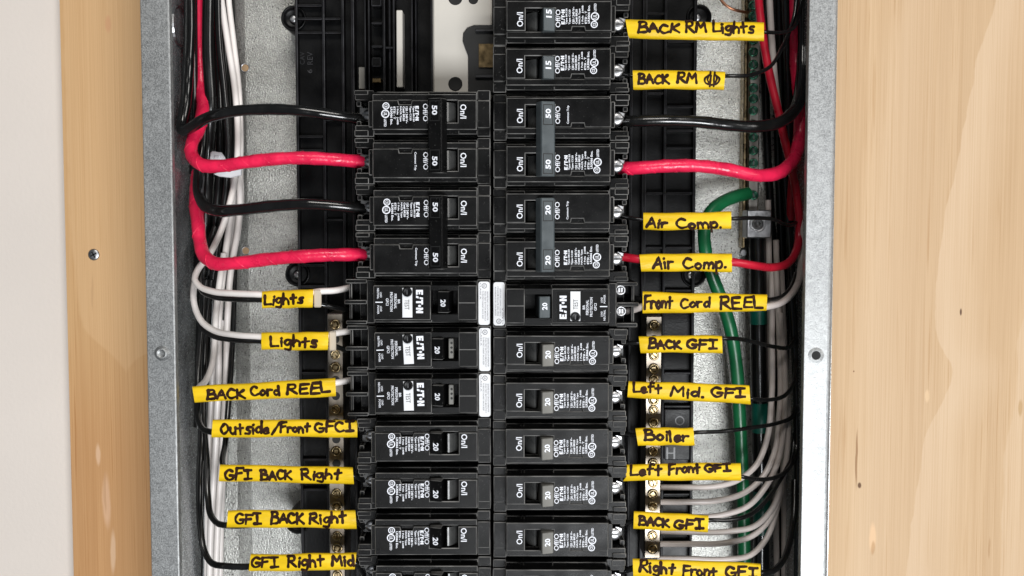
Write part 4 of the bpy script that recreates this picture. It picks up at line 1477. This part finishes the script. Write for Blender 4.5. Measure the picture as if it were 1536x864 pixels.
# red-loop side circuits
circuit([(527, 431, -26), (500, 436, -16), (480, 437, TD), (432, 446, TD), (394, 442, -15), (350, 440, -20), (318, 437, -26), (300, 430, -32), (292, 420, -36), (296, 406, -42), (312, 385, -50), (332, 345, -60), (346, 300, -64), (354, 260, -66), (357, 210, -66), (352, 130, -68), (341, 60, -68), (331, -10, -68), (328, -60, -68)],
        4.9, 'whitew', 'white wire curving from the white cable tie into the upper Lights sleeve')
circuit([(527, 466, -26), (500, 461, -18), (482, 457, -15), (432, 452, -13.6), (394, 450, -16), (350, 449, -24), (322, 446, -30), (304, 438, -38), (298, 420, -46), (306, 390, -56), (322, 340, -62)],
        4.0, 'blackw', 'thin black wire under the white one at the upper Lights sleeve')
circuit([(527, 497, -26), (508, 499, -18), (492, 503, -15), (440, 510, TD), (392, 505, -15), (350, 502, -20), (322, 496, -28), (304, 484, -34), (294, 466, -40), (290, 444, -44), (292, 425, -50), (300, 400, -56)],
        4.9, 'whitew', 'white wire in a wide curve into the lower Lights sleeve')
circuit([(527, 530, -26), (510, 522, -18), (492, 516, -15), (440, 515, -14.8), (392, 512, -16), (350, 510, -24), (322, 505, -32), (304, 494, -40), (297, 476, -46), (296, 450, -54)],
        4.0, 'blackw', 'thin black wire under the white one at the lower Lights sleeve')
circuit([(527, 570, -26), (505, 574, -16), (400, 582, TD), (300, 592, -15), (294, 588, -20), (298, 582, -30), (308, 572, -44), (318, 548, -56), (322, 515, -60), (324, 470, -62), (330, 420, -64), (336, 380, -66)],
        5.0, 'whitew', 'white wire rising from the BACK Cord REEL sleeve into the bundle')
circuit([(548, 650, -24), (535, 642, -16), (430, 643, TD), (318, 648, -16), (306, 645, -22), (298, 632, -32), (297, 600, -44), (298, 540, -54), (303, 480, -58), (308, 420, -60)], 4.6, 'blackw', 'black wire hooking into the Outside/Front GFCI sleeve')
circuit([(548, 722, -24), (530, 713, -16), (430, 711, TD), (340, 709, -16), (334, 695, -30), (338, 665, -50), (341, 630, -60), (346, 560, -70), (350, 480, -76), (352, 400, -80), (353, 300, -82), (358, 200, -82), (352, 100, -82), (345, -60, -82)], 4.6, 'blackw', 'black wire dropping behind the sleeves to the upper GFI BACK Right sleeve')
circuit([(548, 793, -24), (533, 780, -16), (430, 779, TD), (342, 788, -16), (328, 786, -20), (317, 774, -28), (312, 745, -36), (310, 690, -44), (306, 640, -50), (305, 560, -58), (310, 470, -62), (316, 420, -64)], 4.8, 'blackw', 'black wire hooking into the lower GFI BACK Right sleeve')
circuit([(548, 864, -24), (533, 843, -16), (450, 843, TD), (374, 850, -16), (340, 849, -18), (318, 845, -22), (308, 830, -28), (301, 790, -34), (299, 720, -40), (302, 650, -48), (300, 580, -58), (304, 480, -64)], 5.0, 'blackw', 'black wire hooking into the GFI Right Mid sleeve')

# gutter bundle behind the loops
for pts, r in (([(288, -60, -60), (289, 80, -60), (290, 150, -60), (291, 200, -62), (291, 260, -70)], 7.5),
               ([(314, -60, -58), (312, 80, -58), (316, 160, -60), (312, 240, -68), (308, 330, -70), (305, 420, -72), (302, 520, -72), (299, 640, -72)], 9),
               ([(324, -60, -70), (325, 80, -72), (329, 160, -72), (330, 230, -72), (324, 320, -72), (314, 400, -72), (309, 500, -74), (304, 620, -76)], 6.4),
               ([(334, -60, -74), (336, 80, -74), (341, 160, -74), (341, 240, -74), (334, 320, -74), (324, 390, -74), (318, 480, -76), (312, 620, -78), (306, 900, -80)], 5.6),
               ([(326, -60, -60), (328, 60, -62), (336, 140, -64), (342, 220, -66), (337, 300, -68), (326, 370, -68), (316, 440, -68)], 5.2),
               ([(345, -60, -78), (347, 90, -78), (350, 180, -78), (349, 250, -78), (342, 330, -78), (332, 400, -78), (320, 520, -80), (314, 700, -82), (310, 900, -84)], 5.0),
               ([(300, -60, -76), (302, 100, -76), (308, 220, -78), (302, 330, -80), (296, 430, -80)], 8)):
    circuit(pts, r, 'blackw', 'black wire among many running down the gutter behind the red loops', GBL)
for pts, t_ in (([(358, 262, -74), (360, 300, -74), (356, 350, -74), (347, 400, -72), (341, 480, -72), (339, 560, -74), (334, 660, -76), (327, 780, -78), (322, 920, -80)], 'white wire on the back plate side of the bundle behind the sleeves'),
            ([(352, 255, -70), (346, 320, -70), (337, 390, -68), (329, 470, -66), (328, 560, -68), (324, 660, -70), (317, 780, -72), (313, 920, -74)], 'white wire in the middle of the bundle behind the sleeves'),
            ([(355, 280, -80), (350, 340, -80), (345, 430, -80), (343, 520, -80), (339, 640, -82), (333, 740, -84), (329, 920, -86)], 'white wire half hidden at the back of the bundle behind the sleeves'),
            ([(334, 480, -74), (322, 540, -74), (316, 620, -76), (312, 720, -78), (308, 920, -80)], 'white wire on the box wall side of the bundle behind the sleeves')):
    circuit(pts, 5.0, 'whitew', t_, 'white wires down the gutter behind the sleeves')

circuit([(340, -60, -72), (343, 0, -72), (350, 60, -72), (358, 130, -72), (361, 200, -72), (361, 262, -74), (362, 300, -78), (356, 360, -84)], 4.4, 'whitew', 'white wire running up behind the white cable tie to the top of the box')
# white cable tie round the bundle
tie = empty('cable_tie', V(337, 246, -62))
tag(tie, 'white plastic cable tie round the wire bundle behind a red loop', 'cable tie')
O = Vector(tie.location)
mb = MB('tie', f=lambda p: p - O)
def plate(pts, d, h, b):
    c = V(pts[0][0], pts[0][1], d)
    P_ = [V(x, y, d) - c for x, y in pts]
    tie_mb.f = lambda p: c + Vector((p.x, -p.z, p.y)) - O
    prism(tie_mb, [(p.x, p.z) for p in P_], 0, h, b, 0, 0, True)


tie_mb = MB('tie')
plate([(321, 261), (346, 252), (363, 252), (363, 263), (347, 267), (330, 265)], -56, .002, .0004)
tie_mb.build('strap', tie)
tie_mb = MB('tie')
plate([(315, 246), (317, 229), (320, 227), (333, 229), (338, 236), (344, 250), (332, 258), (318, 256)], -52, .0022, .0005)
plate([(321, 241), (322, 233), (329, 234), (330, 242)], -49.8, .0008, .0003)
tie_mb.build('tie_head', tie)

# ground-bar side: green wire, taped cable, grey neutrals
wire([(1122, 290, -70), (1106, 294, -66), (1084, 303, -62), (1066, 318, -58), (1057, 342, -56), (1058, 375, -56), (1067, 410, -58), (1083, 452, -62), (1096, 495, -66), (1104, 545, -68), (1109, 620, -70), (1113, 700, -72), (1115, 760, -74), (1117, 900, -76)],
     9.8, 'green', 'thick green wire looping from the grounding bar down behind the sleeves', None, 'wire', 0.02, 0, 14)
cab = [(1136, 350, -80), (1137, 420, -80), (1138, 520, -80), (1140, 640, -80), (1142, 760, -80), (1142, 900, -80)]
w = wire(cab, 12.5, 'blackw', 'thick black cable banded with green tape beside the green wire', None, 'cable', 0.0, 0, 14)
for y0, y1 in ((462, 489), (604, 651), (736, 800)):
    mb = MB('teal')
    pts = [(1137 + (y - 420) * 0.016, y, -80) for y in range(y0, y1 + 1, 4)]
    sweep(mb, [V(*p) for p in pts], 13.4 * K * 1.14, 16)
    mb.build('tape_band', w)
GN = 'grey neutral wires sweeping into the terminal bar'
for pts, t_ in (
        ([(986, 731, -46), (1030, 731, -44), (1070, 730, -44), (1105, 721, -46), (1134, 698, -50), (1150, 660, -54), (1157, 600, -58), (1158, 500, -62), (1158, 405, -68)], 'topmost of the grey wires curving into the screw bar'),
        ([(986, 753, -46), (1030, 753, -44), (1075, 751, -44), (1115, 740, -46), (1145, 714, -50), (1161, 680, -54), (1169, 620, -58), (1169, 500, -60), (1164, 405, -66)], 'second grey wire down curving into the screw bar'),
        ([(986, 776, -46), (1030, 776, -44), (1085, 772, -44), (1122, 759, -46), (1147, 732, -50), (1164, 700, -52), (1176, 640, -54), (1177, 560, -58), (1170, 470, -60)], 'grey wire leaving just above the lower BACK GFI sleeve end'),
        ([(986, 797, -46), (1030, 798, -44), (1095, 797, -44), (1132, 789, -46), (1156, 766, -50), (1170, 735, -52), (1179, 690, -54), (1182, 600, -58)], 'grey wire leaving just below the lower BACK GFI sleeve'),
        ([(986, 816, -46), (1030, 816, -44), (1090, 814, -44), (1128, 804, -46), (1152, 782, -50), (1168, 748, -54), (1176, 700, -58), (1180, 620, -62)], 'second grey wire from the bottom curving into the screw bar'),
        ([(986, 838, -46), (1030, 838, -44), (1090, 839, -44), (1125, 833, -46), (1148, 810, -50), (1162, 775, -54), (1172, 730, -58), (1178, 660, -64)], 'lowest grey wire, just above the Right Front GFI sleeve')):
    circuit(pts, 4.6, 'greyw', t_, GN)
for pts, t_ in (([(1152, 300, -78), (1154, 420, -78), (1156, 560, -80), (1162, 700, -84), (1166, 920, -86)], 'upright grey wire beside the green banded cable'),
            ([(1164, 360, -76), (1168, 480, -78), (1172, 620, -82), (1176, 760, -84), (1176, 920, -86)], 'upright grey wire in the middle of the shaded bundle'),
            ([(1172, 400, -82), (1178, 560, -84), (1182, 720, -86), (1184, 920, -88)], 'upright grey wire of the shaded bundle, closest to the box wall')):
    circuit(pts, 4.6, 'greyw', t_, 'shaded grey wires along the box wall')
circuit([(1152, -60, -66), (1156, 30, -66), (1160, 90, -66), (1166, 150, -66), (1172, 190, -70)], 5, 'greyw', 'grey white wire running beside the red wire at the top of the box')
circuit([(1074, -40, -74), (1083, 2, -74), (1095, 12, -74), (1110, 17, -76), (1122, 19, -80)], 2.2, 'copper', 'bare copper wire bending into the grounding bar')
for pts in ([(1148, -60, -90), (1150, 200, -90), (1162, 420, -90), (1168, 920, -90)], [(1162, -60, -90), (1168, 250, -91), (1178, 520, -90), (1186, 920, -90)],  # some of these wires added to darken the gutter
            [(1180, -60, -88), (1184, 300, -88), (1194, 620, -86), (1192, 920, -86)], [(1192, -60, -80), (1194, 240, -82), (1200, 520, -82), (1199, 920, -82)],
            [(1204, -60, -66), (1206, 300, -66), (1204, 640, -66), (1202, 920, -66)],
            [(1176, -60, -60), (1180, 60, -64), (1184, 200, -72), (1186, 400, -80), (1190, 600, -84), (1194, 920, -84)], [(1168, -60, -76), (1174, 200, -82), (1188, 420, -72), (1198, 640, -70), (1198, 920, -70)],
            [(1199, -60, -76), (1201, 300, -78), (1202, 600, -78), (1200, 920, -78)], [(1186, 420, -64), (1194, 560, -62), (1197, 700, -58), (1196, 920, -58)]):
    circuit(pts, 6, 'blackw', 'black wire among several, some added, in shadow along the box wall by the grounding bar', 'black wires in shadow along the box wall')
